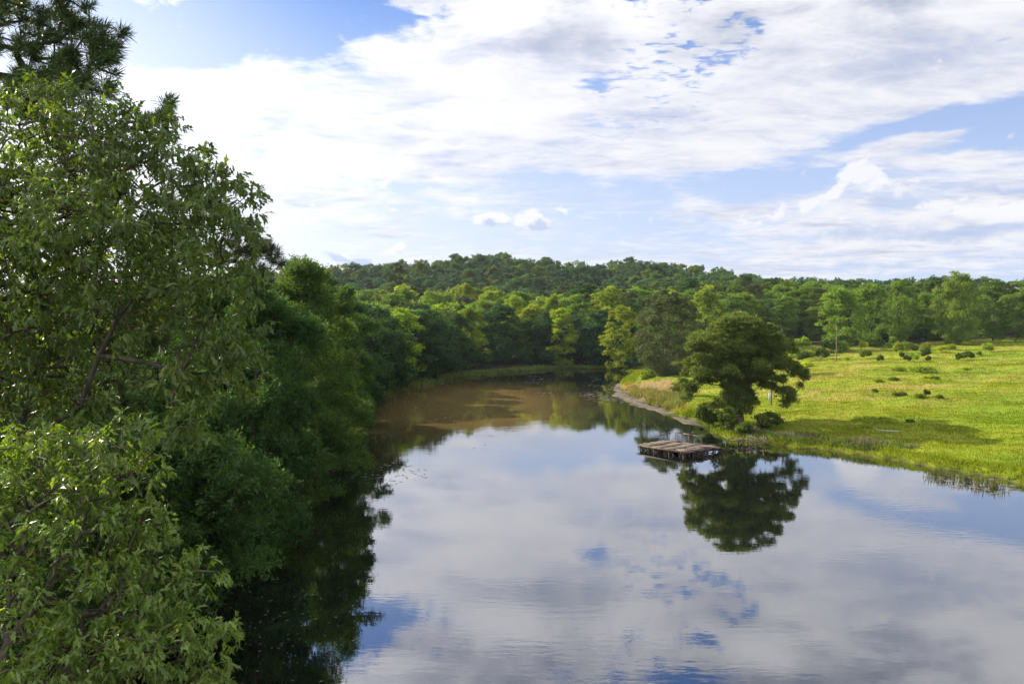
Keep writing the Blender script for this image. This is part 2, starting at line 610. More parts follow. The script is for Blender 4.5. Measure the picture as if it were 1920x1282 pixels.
def cauliflower(g, lobes, k, f=0.46, ctr=None):
    """breaks every lobe into k smaller ones sitting on its upper and outer surface"""
    lobes = np.asarray(lobes, float)
    out = [lobes * np.array([1, 1, 1, 0.72, 0.72, 0.72])]
    for _ in range(k):
        d = rand_dir(g, len(lobes))
        d[:, 2] = np.where(d[:, 2] < -0.45, -d[:, 2], d[:, 2])
        if ctr is not None:
            d = unit(d + unit(lobes[:, :3] - ctr) * 0.7)
        s = f * g.uniform(0.7, 1.3, len(lobes))[:, None]
        out.append(np.column_stack([lobes[:, :3] + d * lobes[:, 3:6] * 0.8, lobes[:, 3:6] * s * np.array([1, 1, 0.9])]))
    return np.concatenate(out)


def tree_proto(seed, H, Rr, base, kind, nlobe, lobe, n_spray, per, spray_len, L, W, up=0.25, droop=0.0, pine=False, flat=0.82, leafy=0.8, trunk_r=None, jag=0.16):
    """returns (crown mesh, trunk mesh) with the foot of the tree at the origin"""
    g = np.random.default_rng(seed)
    lobes = []
    for i in range(nlobe):
        t = (i + 0.5) / nlobe
        t = t if kind != 'cone' else t ** 1.25
        e = Rr * float(profile(kind, t)) * (1 + jag * g.normal())
        ang = i * 2.39996 + g.uniform(-0.5, 0.5)
        lr = Rr * lobe * g.uniform(0.65, 1.3) * (0.55 + 0.45 * float(profile(kind, t)))
        rad = max(e - lr * 0.8, 0.0) * (g.uniform(0.75, 1.0) if i % 4 else g.uniform(0.1, 0.5))
        z = base + t * (H - base) - lr * 0.35 + g.normal() * 0.03 * H
        z = max(z, lr * flat * 0.8)
        lobes.append([math.cos(ang) * rad, math.sin(ang) * rad, z, lr, lr, lr * flat])
    if kind in ('round', 'egg'):
        # lumps all over a rounded crown, not in tiers
        lobes, cz, hz_ = [], base + 0.52 * (H - base), 0.5 * (H - base)
        for i in range(nlobe):
            u = 1 - 2 * (i + 0.5) / nlobe
            ang = i * 2.39996 + g.uniform(-0.6, 0.6)
            u = float(np.clip(u + g.normal() * 0.08, -0.97, 0.99))
            s = math.sqrt(1 - u * u)
            if kind == 'egg':
                s *= 1.0 - 0.22 * u
            lr = Rr * lobe * g.uniform(0.65, 1.35)
            k = (1 + jag * g.normal()) * (1.0 if i % 5 else 0.55)
            lobes.append([math.cos(ang) * s * max(Rr * k - lr * 0.85, 0.2), math.sin(ang) * s * max(Rr * k - lr * 0.85, 0.2), max(cz + u * max(hz_ * (0.85 + 0.15 * k) - lr * 0.8, 0.2), lr * 0.7), lr, lr, lr * 0.92])
    lobes = np.array(lobes)
    ax = np.array([0, 0, base + 0.45 * (H - base)])
    v, q = foliage(g, cauliflower(g, lobes, 5, 0.46, ax), n_spray, per, spray_len, L, W, up, 0.55, ax, droop=droop, needle=pine, leafy=leafy)
    crown = make_mesh('crown', v, [q], NEEDLE if pine else LEAF_MID)
    tp = [np.array([0.02 * H * math.sin(k * 1.3 + seed) * k / 6, 0.02 * H * math.cos(k * 0.9 + seed) * k / 6, H * 0.86 * k / 7]) for k in range(8)]
    sk = Skel(tp)
    sk.p[0][2] = -0.4
    sk.grow(lobes[:, :3], g, seg=max(0.8, H / 14), first=2)
    trunk = sk.mesh('trunk', BARK_PINE if pine else BARK, 0.02 * H / 15, 2.2, trunk_r or H * 0.014, 6)
    return crown, trunk


PROTO = {}
# close left-bank trees: fine feathery leaves
PROTO['bank_a'] = (tree_proto(1, 13, 4.3, 2.4, 'egg', 40, 0.34, 9500, 13, 0.6, 0.17, 0.075, 0.15, 0.25), 13, 4.3)
PROTO['bank_b'] = (tree_proto(2, 16, 4.6, -1.0, 'round', 40, 0.33, 9500, 13, 0.6, 0.19, 0.085, 0.3, 0.1), 16, 4.6)
PROTO['bank_c'] = (tree_proto(3, 17, 5.0, -1.0, 'egg', 44, 0.32, 10000, 13, 0.65, 0.19, 0.085, 0.35, 0.1), 17, 5.0)
# across the water
PROTO['mid_round'] = (tree_proto(4, 17, 5.4, -0.6, 'round', 52, 0.33, 4600, 6, 0.55, 0.36, 0.22, 0.3), 17, 5.4)
PROTO['mid_round2'] = (tree_proto(5, 18, 6.2, -0.4, 'round', 42, 0.36, 5000, 6, 0.55, 0.36, 0.22, 0.3), 18, 6.2)
PROTO['mid_egg'] = (tree_proto(6, 18, 4.3, -0.8, 'egg', 48, 0.33, 4000, 6, 0.5, 0.34, 0.21, 0.45), 18, 4.3)
PROTO['full_pine'] = (tree_proto(17, 19, 7.2, -1.8, 'round', 170, 0.19, 13000, 7, 0.4, 0.36, 0.10, 0.5, pine=True, flat=0.55, leafy=1.1, jag=0.06), 19, 7.2)
PROTO['mid_pine'] = (tree_proto(8, 19, 5.2, 3.0, 'umbrella', 60, 0.26, 4600, 6, 0.5, 0.42, 0.11, 0.5, pine=True, flat=0.5, leafy=1.1), 19, 5.2)
PROTO['round_pine'] = (tree_proto(18, 18, 5.0, 2.5, 'round', 56, 0.28, 4600, 6, 0.5, 0.40, 0.12, 0.5, pine=True, leafy=1.1), 18, 5.0)
PROTO['mid_oak'] = (tree_proto(9, 20, 9.5, -1.5, 'round', 80, 0.26, 9000, 7, 0.6, 0.36, 0.22, 0.3), 20, 9.5)


def far_arrays(seed, H, Rr, base, kind, pine):
    g = np.random.default_rng(seed)
    nl = 26
    lobes = []
    for i in range(nl):
        t = (i + 0.5) / nl
        e = Rr * float(profile(kind, t)) * (1 + 0.14 * g.normal())
        an = i * 2.39996 + g.uniform(-0.5, 0.5)
        lr = Rr * 0.33 * g.uniform(0.7, 1.2)
        rad = max(e - lr * 0.8, 0) * (g.uniform(0.7, 1) if i % 4 else 0.3)
        lobes.append([math.cos(an) * rad, math.sin(an) * rad, base + t * (H - base) - lr * 0.35, lr, lr, lr * 0.85])
    if not pine or seed % 2:
        lobes, cz, hz_ = [], base + 0.52 * (H - base), 0.5 * (H - base)
        for i in range(nl):
            u = float(np.clip(1 - 2 * (i + 0.5) / nl + g.normal() * 0.08, -0.97, 0.99))
            an, s, lr = i * 2.39996 + g.uniform(-0.6, 0.6), math.sqrt(1 - u * u), Rr * 0.32 * g.uniform(0.7, 1.3)
            k = 1 + 0.15 * g.normal()
            lobes.append([math.cos(an) * s * max(Rr * k - lr * 0.85, 0.2), math.sin(an) * s * max(Rr * k - lr * 0.85, 0.2), cz + u * max(hz_ - lr * 0.8, 0.2), lr, lr, lr * 0.92])
    return foliage(g, cauliflower(g, lobes, 3, 0.5, np.array([0, 0, H * 0.5])), 620, 4, 0.7, 0.8, 0.5, 0.3, 0.55, np.array([0, 0, H * 0.5]))


FAR = [far_arrays(20, 17, 5.0, 2, 'round', False), far_arrays(21, 17, 4.6, 2, 'egg', False), far_arrays(22, 18, 5.2, 5, 'umbrella', True),
       far_arrays(23, 18, 5.6, 4, 'umbrella', True), far_arrays(24, 16, 3.8, 1, 'egg', False)]

USED = set()


def plant(name, proto, x, y, H=None, wide=1.0, color=(0.06, 0.1, 0.02), label=None, cat='tree', group=None, z=None, rot=None, bark=None):
    (crown, trunk), h0, r0 = PROTO[proto]
    s = (H or h0) / h0
    z = zt(x, y) if z is None else z
    e = bpy.data.objects.new(name, None)
    COL.objects.link(e)
    e.empty_display_size = 0.5
    e.location = (x, y, z)
    e.rotation_euler = (0, 0, rng.uniform(0, 6.28) if rot is None else rot)
    e.scale = (s * wide, s * wide, s)
    c = add_obj('crown', crown, e)
    c.color = (*color, 1)
    add_obj('trunk', trunk, e)
    tag(e, label, cat, group)
    return e


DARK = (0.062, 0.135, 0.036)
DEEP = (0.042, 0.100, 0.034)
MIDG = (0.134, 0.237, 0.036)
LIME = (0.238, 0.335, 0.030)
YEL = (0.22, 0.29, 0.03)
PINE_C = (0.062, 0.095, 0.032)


def jit(c, a=0.15):
    f = 1 + rng.uniform(-a, a)
    return (c[0] * f * (1 + rng.uniform(-a, a) * 0.6), c[1] * f, c[2] * f * (1 + rng.uniform(-a, a)))


# ---- near left bank, each tree by hand: px of the crown centre, distance, top py
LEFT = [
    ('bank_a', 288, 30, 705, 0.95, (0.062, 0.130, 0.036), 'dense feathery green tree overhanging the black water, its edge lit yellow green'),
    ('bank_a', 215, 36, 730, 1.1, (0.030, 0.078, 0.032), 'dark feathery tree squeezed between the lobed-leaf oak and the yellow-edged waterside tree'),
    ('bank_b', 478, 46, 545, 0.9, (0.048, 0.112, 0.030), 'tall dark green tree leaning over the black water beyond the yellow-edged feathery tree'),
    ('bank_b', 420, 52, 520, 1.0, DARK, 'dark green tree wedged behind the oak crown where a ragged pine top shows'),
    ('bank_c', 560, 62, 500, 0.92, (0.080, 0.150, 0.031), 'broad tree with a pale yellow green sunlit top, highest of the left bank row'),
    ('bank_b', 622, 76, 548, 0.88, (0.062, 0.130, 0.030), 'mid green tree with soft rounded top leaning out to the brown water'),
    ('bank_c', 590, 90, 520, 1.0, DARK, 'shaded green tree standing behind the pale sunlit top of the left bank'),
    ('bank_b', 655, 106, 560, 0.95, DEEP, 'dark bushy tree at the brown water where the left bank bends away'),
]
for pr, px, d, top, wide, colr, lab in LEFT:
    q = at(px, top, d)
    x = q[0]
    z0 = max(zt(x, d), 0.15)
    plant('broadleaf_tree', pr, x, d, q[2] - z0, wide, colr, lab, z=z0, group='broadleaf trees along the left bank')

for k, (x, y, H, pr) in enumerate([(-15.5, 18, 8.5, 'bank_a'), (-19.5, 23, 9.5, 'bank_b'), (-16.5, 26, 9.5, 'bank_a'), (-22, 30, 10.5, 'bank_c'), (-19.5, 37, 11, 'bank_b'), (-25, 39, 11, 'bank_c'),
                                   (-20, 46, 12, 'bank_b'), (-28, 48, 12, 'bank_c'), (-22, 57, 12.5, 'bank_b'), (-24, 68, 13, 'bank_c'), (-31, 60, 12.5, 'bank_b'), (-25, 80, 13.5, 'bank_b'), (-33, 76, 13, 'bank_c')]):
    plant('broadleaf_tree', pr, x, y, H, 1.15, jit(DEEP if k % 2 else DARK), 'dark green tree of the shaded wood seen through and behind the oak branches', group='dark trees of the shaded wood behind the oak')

# ---- the forest: candidates by zone, nearest first, kept while they show over those before them
cands = []


def scatter(x0, x1, y0, y1, spacing, test, zone):
    n = int((x1 - x0) * (y1 - y0) / (spacing ** 2) * 3)
    pts = np.column_stack([rng.uniform(x0, x1, n), rng.uniform(y0, y1, n)])
    h, pa, bk, mu, s = terrain(pts)
    ok = test(pts, s, pa)
    kept = []
    cell = {}
    for p, hz, o in zip(pts, h, ok):
        if not o:
            continue
        k = (int(p[0] // spacing), int(p[1] // spacing))
        if any(np.hypot(*(p - q)) < spacing for i in (-1, 0, 1) for j in (-1, 0, 1) for q in cell.get((k[0] + i, k[1] + j), ())):
            continue
        cell.setdefault(k, []).append(p)
        kept.append((p[0], p[1], hz, zone))
    return kept


edge_f = lambda x: np.interp(x, [20, 38, 60, 90, 130, 190, 400], [205, 232, 272, 268, 262, 282, 330])
inview = lambda p: np.abs(p[:, 0]) < 0.67 * p[:, 1] + 12
cands += scatter(-75, -20, 100, 250, 5.8, lambda p, s, pa: (s > 1.0) & (p[:, 0] < -20) & inview(p), 'left bank')
cands += scatter(-60, 45, 200, 262, 7.0, lambda p, s, pa: (s > 3.5) & (p[:, 1] > 200) & ((p[:, 1] > 236) | (p[:, 0] < -12)), 'head')
cands += scatter(-120, 80, 258, 350, 8.0, lambda p, s, pa: inview(p) & (p[:, 1] > edge_f(p[:, 0]) + 4), 'slope')
cands += scatter(60, 240, 255, 400, 8.2, lambda p, s, pa: inview(p) & (p[:, 1] > edge_f(p[:, 0]) + 12), 'pasture edge')
cands += scatter(-240, 220, 350, 640, 8.8, lambda p, s, pa: inview(p), 'hill')

trees = []
for x, y, hz, zone in cands:
    u = rng.uniform()
    if zone == 'hill':
        typ = 'pine' if u < 0.4 else ('round' if u < 0.85 else 'egg')
        H = rng.uniform(12.5, 18)
        colr = jit((0.055, 0.112, 0.056) if typ == 'pine' else ((0.078, 0.150, 0.056) if u < 0.88 else (0.13, 0.19, 0.04)), 0.22)
    elif zone in ('slope',):
        typ = 'pine' if u < 0.14 else ('round' if u < 0.5 else 'egg')
        H = rng.uniform(11, 18.5)
        colr = jit(PINE_C if typ == 'pine' else (LIME if u > 0.55 else (MIDG if u > 0.25 else DARK)), 0.2)
    elif zone == 'pasture edge':
        typ = 'pine' if u < 0.12 else ('round' if u < 0.75 else 'egg')
        H = rng.uniform(11.5, 16.5)
        colr = jit(PINE_C if typ == 'pine' else ((0.115, 0.185, 0.028) if u > 0.4 else MIDG), 0.2)
    elif zone == 'head':
        typ = 'round' if u < 0.5 else 'egg'
        H = rng.uniform(10.5, 16.5)
        colr = jit(DEEP if u < 0.55 else (DARK if u < 0.88 else LIME), 0.2)
    else:
        typ = 'round' if u < 0.5 else 'egg'
        H = rng.uniform(12.5, 17)
        colr = jit(DEEP if u < 0.5 else (MIDG if u < 0.9 else LIME), 0.2)
    trees.append(dict(x=x, y=y, z=hz, zone=zone, typ=typ, H=H, col=colr))
trees.sort(key=lambda t: math.hypot(t['x'], t['y']))
nb = 1400
hor = np.full(nb, -1.0)
vis, rest = [], []
for t in trees:
    d = math.hypot(t['x'], t['y'])
    az = math.atan2(t['x'], t['y'])
    rr = {'pine': 0.27, 'round': 0.31, 'egg': 0.24, 'cone': 0.2}[t['typ']] * t['H']
    half = rr / d
    b0 = int((az - half + 0.7) / 1.4 * nb)
    b1 = int((az + half + 0.7) / 1.4 * nb) + 1
    b0, b1 = max(b0, 0), min(b1, nb)
    if b1 <= b0:
        continue
    bins = np.arange(b0, b1)
    u = ((bins + 0.5) / nb * 1.4 - 0.7 - az) / half
    top = (t['z'] + t['H'] * (0.55 + 0.45 * np.sqrt(np.clip(1 - u * u, 0, 1))) - CAMZ) / d
    gain = np.clip(top - hor[b0:b1], 0, t['H'] / d)
    t['area'] = float(gain.sum() * 1.4 / nb * 796 * 796)
    hor[b0:b1] = np.maximum(hor[b0:b1], top - 0.0006)
    (vis if t['area'] > 6 else rest).append(t)
vis.sort(key=lambda t: -t['area'])
N_IND = 262
solo, mass = vis[:N_IND], vis[N_IND:] + [t for i, t in enumerate(rest) if t['y'] < 640]
print('trees: candidates', len(trees), 'visible', len(vis), 'mass', len(mass))

ORD = ['first', 'second', 'third', 'fourth', 'fifth', 'sixth', 'seventh', 'eighth', 'ninth', 'tenth', 'eleventh', 'twelfth', 'thirteenth', 'fourteenth',
       'fifteenth', 'sixteenth', 'seventeenth', 'eighteenth', 'nineteenth', 'twentieth']
WHERE = {'left bank': ('in the shaded wood along the left bank', 'trees in the wood along the left bank'),
         'head': ('in the dark wood at the head of the lake', 'trees in the wood at the head of the lake'),
         'slope': ('on the rising slope behind the head of the lake', 'trees on the slope behind the lake'),
         'pasture edge': ('in the wood behind the pasture', 'trees in the wood behind the pasture'),
         'hill': ('packed together on the far wooded hill', 'trees on the far wooded hill')}
TYPN = {'pine': ('pine_tree', 'pine'), 'round': ('broadleaf_tree', 'rounded broadleaf tree'), 'egg': ('broadleaf_tree', 'upright broadleaf tree'),
        'cone': ('broadleaf_tree', 'slender tree')}


def colour_word(c):
    v = c[0] + c[1]
    return 'bright yellow green' if v > 0.27 else ('mid green' if v > 0.135 else 'dark green')


for t in solo:
    pr = {'pine': ['mid_pine', 'round_pine', 'round_pine'], 'round': ['mid_round', 'mid_round2'], 'egg': ['mid_egg'], 'cone': ['mid_egg']}[t['typ']]
    pr = pr[int(rng.integers(len(pr)))]
    where, grp = WHERE[t['zone']]
    nm, tw = TYPN[t['typ']]
    plant(nm, pr, t['x'], t['y'], t['H'], rng.uniform(1.05, 1.4), t['col'], f"{colour_word(t['col'])} {tw} {where}", group=f"{colour_word(t['col'])} {tw}s {where}", z=t['z'] - 0.1)

vv, qq, tint, off = [], [], [], 0
for t in mass:
    k = {'pine': int(rng.integers(2, 4)), 'round': 0, 'egg': 1, 'cone': 4}[t['typ']]
    v, q = FAR[k]
    a = rng.uniform(0, 6.28)
    s = t['H'] / 17.0
    c_, s_ = math.cos(a), math.sin(a)
    w = np.column_stack([v[:, 0] * c_ - v[:, 1] * s_, v[:, 0] * s_ + v[:, 1] * c_, v[:, 2]]) * s * np.array([1.15, 1.15, 1]) + np.array([t['x'], t['y'], t['z']])
    vv.append(w)
    qq.append(q + off)
    off += len(v)
    tint.append(np.tile(np.array([*t['col'], 1.0], dtype=np.float32), (len(v), 1)))
me = make_mesh('forest', np.concatenate(vv), [np.concatenate(qq)], LEAF_FAR)
ca = me.color_attributes.new('tint', 'FLOAT_COLOR', 'POINT')
ca.data.foreach_set('color', np.concatenate(tint).ravel())
tag(add_obj('forest', me), 'unbroken mass of distant trees covering the far hill and slopes', 'forest', kind='stuff')

# ---- trees at the edge of the pasture, by hand: px centre, base py, top py, distance, proto, width factor
EDGE = [
    (1250, 706, 553, 187, 'full_pine', 1.05, (0.098, 0.136, 0.052), 'pine_tree', 'huge rounded dull green pine standing behind the spreading waterside pine', 'pine'),
    (1165, 690, 578, 226, 'mid_egg', 1.25, YEL, 'broadleaf_tree', 'pale yellow leafy tree at the head of the lake beside the huge rounded pine', 'tree'),
    (1575, 652, 546, 250, 'mid_round', 1.25, (0.167, 0.277, 0.041), 'broadleaf_tree', 'bright green round tree at the pasture edge behind the bare wooden pole', 'tree'),
    (1633, 652, 536, 262, 'mid_egg', 1.3, (0.148, 0.250, 0.041), 'broadleaf_tree', 'upright green tree behind the second wooden pole of the pasture', 'tree'),
    (1684, 650, 531, 268, 'mid_round2', 0.9, (0.139, 0.231, 0.041), 'broadleaf_tree', 'green tree at the pasture edge bordering the dark gap in the wood', 'tree'),
    (1795, 650, 516, 252, 'mid_oak', 0.75, (0.158, 0.240, 0.045), 'oak_tree', 'broad spreading oak with olive green leaves, largest tree on the pasture edge', 'tree'),
    (1862, 648, 528, 258, 'mid_round2', 1.0, (0.112, 0.194, 0.045), 'broadleaf_tree', 'green tree with visible trunk between the spreading oak and the end of the wood', 'tree'),
    (1925, 640, 526, 250, 'mid_round2', 1.1, (0.139, 0.222, 0.045), 'broadleaf_tree', 'last green tree of the pasture edge, half outside the picture', 'tree'),
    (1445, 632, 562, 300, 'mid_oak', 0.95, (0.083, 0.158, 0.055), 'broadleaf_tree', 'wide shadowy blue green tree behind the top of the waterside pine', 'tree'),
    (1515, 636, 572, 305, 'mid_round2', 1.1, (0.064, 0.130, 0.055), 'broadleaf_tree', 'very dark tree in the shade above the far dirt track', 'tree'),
    (1322, 640, 546, 255, 'mid_egg', 1.3, (0.213, 0.306, 0.041), 'broadleaf_tree', 'light green tree showing between the huge rounded pine and the spreading pine', 'tree'),
    (1372, 640, 560, 262, 'mid_round', 1.0, (0.121, 0.204, 0.045), 'broadleaf_tree', 'mid green tree peeping over the crown of the spreading waterside pine', 'tree'),
    (742, 545, 497, 330, 'mid_pine', 0.8, PINE_C, 'pine_tree', 'small flat-topped pine standing alone above the left skyline', 'pine'),
]
for px, by, ty, d, pr, wide, colr, nm, lab, cat in EDGE:
    b = at(px, by, d)
    x, y = b[0], b[1]
    z = zt(x, y)
    H = at(px, ty, d)[2] - z
    h0 = PROTO[pr][1]
    plant(nm, pr, x, y, H, wide * min(1.0, h0 / max(H, 1)) if H > h0 else wide, colr, lab, cat, z=z)


def hit(px, py, d0=55, d1=480):
    r = ray(px, py)
    ds = np.arange(d0, d1, 0.5)
    pts = CAM + r[None] * (ds / r[1])[:, None]
    h = np.maximum(terrain(pts[:, :2])[0], 0)
    k = np.argmax(pts[:, 2] <= h)
    return pts[k] if pts[k, 2] <= h[k] else pts[-1]


# ------------------------------------------------------------------ the spreading pine on the bank
def big_pine():
    g = np.random.default_rng(5)
    sc = 4.579
    D = 102.8
    foot = at(1385, 800, D)
    foot[2] = zt(foot[0], foot[1])
    cl = [(470, 165, 115, 40), (380, 195, 85, 45), (590, 190, 85, 40), (300, 265, 90, 55), (430, 265, 110, 50), (600, 270, 115, 50), (710, 300, 85, 50),
          (140, 345, 75, 42), (120, 430, 85, 50), (250, 350, 80, 50), (400, 365, 100, 55), (560, 370, 100, 50), (760, 380, 105, 55), (900, 420, 75, 45),
          (945, 465, 40, 35), (200, 450, 80, 50), (330, 470, 100, 55), (480, 480, 100, 50), (640, 450, 90, 45), (70, 560, 65, 38), (120, 620, 95, 38),
          (40, 655, 45, 25), (220, 560, 100, 48), (350, 590, 90, 48), (500, 590, 95, 45), (650, 590, 90, 40), (780, 600, 95, 40), (900, 590, 80, 42),
          (1000, 650, 72, 45), (1040, 690, 38, 32), (955, 620, 60, 38), (190, 720, 80, 40), (60, 790, 70, 52), (20, 735, 55, 35), (40, 860, 50, 45), (430, 720, 65, 55),
          (630, 715, 90, 32), (810, 715, 75, 30), (860, 830, 100, 42), (920, 880, 50, 45), (720, 765, 70, 26), (1005, 765, 24, 28), (870, 920, 40, 40),
          (450, 800, 85, 95), (565, 850, 65, 55), (375, 880, 75, 65), (610, 900, 48, 36), (440, 950, 80, 75), (545, 930, 55, 52), (300, 930, 50, 50),
          (820, 480, 60, 40), (400, 650, 90, 45), (560, 660, 90, 40), (300, 700, 70, 40), (520, 730, 70, 40), (250, 620, 80, 40), (160, 520, 80, 45), (820, 430, 80, 45), (690, 640, 80, 36), (420, 420, 80, 45), (520, 430, 80, 45), (350, 410, 75, 45), (610, 400, 80, 45), (270, 420, 75, 45), (700, 420, 75, 40), (480, 555, 80, 45), (400, 540, 80, 45), (570, 540, 80, 45), (650, 545, 70, 40), (290, 535, 75, 45), (530, 330, 70, 45), (340, 330, 70, 45), (660, 350, 70, 45), (850, 540, 60, 36), (300, 640, 70, 40), (700, 520, 70, 40)]
    lobes = []
    for i, (x, y, rx, ry) in enumerate(cl):
        m = D / FPX / sc
        y = y + 38 if y < 300 else y
        cxp, cyp = 1280 + x / sc, 560 + y / sc
        half = 6.5 * math.sqrt(max(0.05, 1 - ((y - 480) / 560) ** 2))
        side = abs(x - 470) / 560
        depth = g.uniform(-1, 1) * half * max(0.25, 1 - side * 0.8)
        if 700 < y and 350 < x < 640:
            depth = g.uniform(-0.8, 0.8)
        q = at(cxp, cyp, D + depth) - foot
        ry = max(ry * 1.25, rx * 0.62)
        lobes.append([*q, rx * m, rx * m * 1.1, ry * m])
        if y < 690 and abs(x - 470) < 420:
            q = at(cxp + g.uniform(-6, 6), cyp + g.uniform(-4, 8), D - np.sign(depth) * half * g.uniform(0.35, 0.9)) - foot
            lobes.append([*q, rx * m * 0.9, rx * m, ry * m])
    for k in range(10):
        dd = rand_dir(g, 1)[0] * g.uniform(0.3, 0.85)
        c0 = at(1280 + 480 / sc, 560 + 470 / sc, D) - foot
        lobes.append([c0[0] + dd[0] * 5.2, c0[1] + dd[1] * 5.0, c0[2] + 0.8 + dd[2] * 3.4, 0.95, 0.95, 0.6])
    for k in range(7):
        a_ = g.uniform(0, 6.28)
        lobes.append([math.cos(a_) * 1.5, math.sin(a_) * 1.3, g.uniform(0.6, 5.0), 0.8, 0.8, 0.8])
    lobes = np.array(lobes)
    ax = np.array([0, 0, 7.0])
    v, q = foliage(g, cauliflower(g, lobes, 12, 0.29), 36000, 7, 0.30, 0.36, 0.075, 0.5, 0.35, ax, needle=True, leafy=0.95, shell=(0.55, 1.1))
    e = bpy.data.objects.new('pine_tree', None)
    COL.objects.link(e)
    e.location = foot
    tag(e, 'big spreading pine with shaggy trunk and low drooping right limbs, alone by the wooden dock', 'pine')
    c = add_obj('crown', make_mesh('crown', v, [q], NEEDLE), e)
    c.color = (0.118, 0.172, 0.034, 1)
    top = at(1383, 612, D) - foot
    tp = [np.array([0, 0, -0.5]), np.array([0.05, 0, 2.2]), np.array([-0.05, 0.1, 4.6]), np.array([-0.15, 0.1, 7.0]), np.array([-0.05, 0.2, 9.0]), np.array([0.1, 0.1, 11.0]), np.array([0.0, 0, top[2] - 0.3])]
    sk = Skel(tp)
    sk.grow(lobes[lobes[:, 2] > 2.2][:, :3], g, seg=0.8, sag=0.05, low=1.2, first=2, wig=0.1)
    add_obj('trunk', sk.mesh('trunk', BARK_PINE, 0.035, 2.1, 0.55, 9, 1.4), e)


big_pine()


# ------------------------------------------------------------------ near oaks with real leaves
def oak_leaves(g, tips, dirs, per, size=1.0):
    """rosettes of lobed leaves at twig ends"""
    n = len(tips) * per
    tip = np.repeat(tips, per, axis=0)
    dr = np.repeat(dirs, per, axis=0)
    A = unit(dr * 0.6 + rand_dir(g, n) * 0.75 + np.array([0, 0, -0.72]))
    Nr = unit(np.array([0, 0, 0.8]) + rand_dir(g, n) * 0.75)
    S = unit(np.cross(A, Nr))
    Nn = np.cross(S, A)
    L = g.uniform(0.11, 0.22, n) * size
    Wd = L * g.uniform(0.29, 0.43, n)
    st = np.array([0.0, 0.26, 0.40, 0.60, 0.72, 1.0])
    wd = np.array([0.03, 0.78, 0.34, 1.0, 0.42, 0.0]) * 0.5
    fw = np.array([0.02, 0.05, 0.0, 0.08, 0.02, 0.0])
    curl = g.uniform(0.05, 0.5, n)[:, None]
    start = tip + (A * 0.03 + rand_dir(g, n) * 0.04) * size
    V = np.zeros((n, 6, 3, 3))
    for i in range(6):
        mid = start + A * (L * st[i])[:, None] - Nn * (L[:, None] * curl * st[i] ** 2)
        fwd = A * (L * fw[i])[:, None]
        lift = Nn * (Wd * wd[i] * 0.35)[:, None]
        V[:, i, 0] = mid - S * (Wd * wd[i])[:, None] + fwd + lift
        V[:, i, 1] = mid
        V[:, i, 2] = mid + S * (Wd * wd[i])[:, None] + fwd + lift
    # the tip is one point: pinch its side vertices on to it
    b = (np.arange(n) * 18)[:, None]
    q = []
    for i in range(4):
        q.append(np.stack([b[:, 0] + i * 3, b[:, 0] + i * 3 + 3, b[:, 0] + i * 3 + 4, b[:, 0] + i * 3 + 1], 1))
        q.append(np.stack([b[:, 0] + i * 3 + 1, b[:, 0] + i * 3 + 4, b[:, 0] + i * 3 + 5, b[:, 0] + i * 3 + 2], 1))
    t = [np.stack([b[:, 0] + 12, b[:, 0] + 16, b[:, 0] + 13], 1), np.stack([b[:, 0] + 13, b[:, 0] + 16, b[:, 0] + 14], 1)]
    return V.reshape(-1, 3), [np.concatenate(q), np.concatenate(t)]


def lobe_points(g, lobes, spacing, shell=0.0):
    """jittered points inside a union of spheres, no two closer than spacing"""
    pts, cell = [], {}
    for (x, y, z, r) in lobes:
        n = int(4.2 * r ** 3 / spacing ** 3 * 1.6) + 4
        for _ in range(n):
            d = unit(g.normal(size=3)[None])[0] * r * (shell + (1 - shell) * g.uniform() ** (1 / 2.4))
            p = np.array([x, y, z]) + d * np.array([1, 1, 0.85])
            k = tuple((p // spacing).astype(int))
            if any(np.linalg.norm(p - q) < spacing for i in (-1, 0, 1) for j in (-1, 0, 1) for l in (-1, 0, 1) for q in cell.get((k[0] + i, k[1] + j, k[2] + l), ())):
                continue
            cell.setdefault(k, []).append(p)
            pts.append(p)
    return np.array(pts)


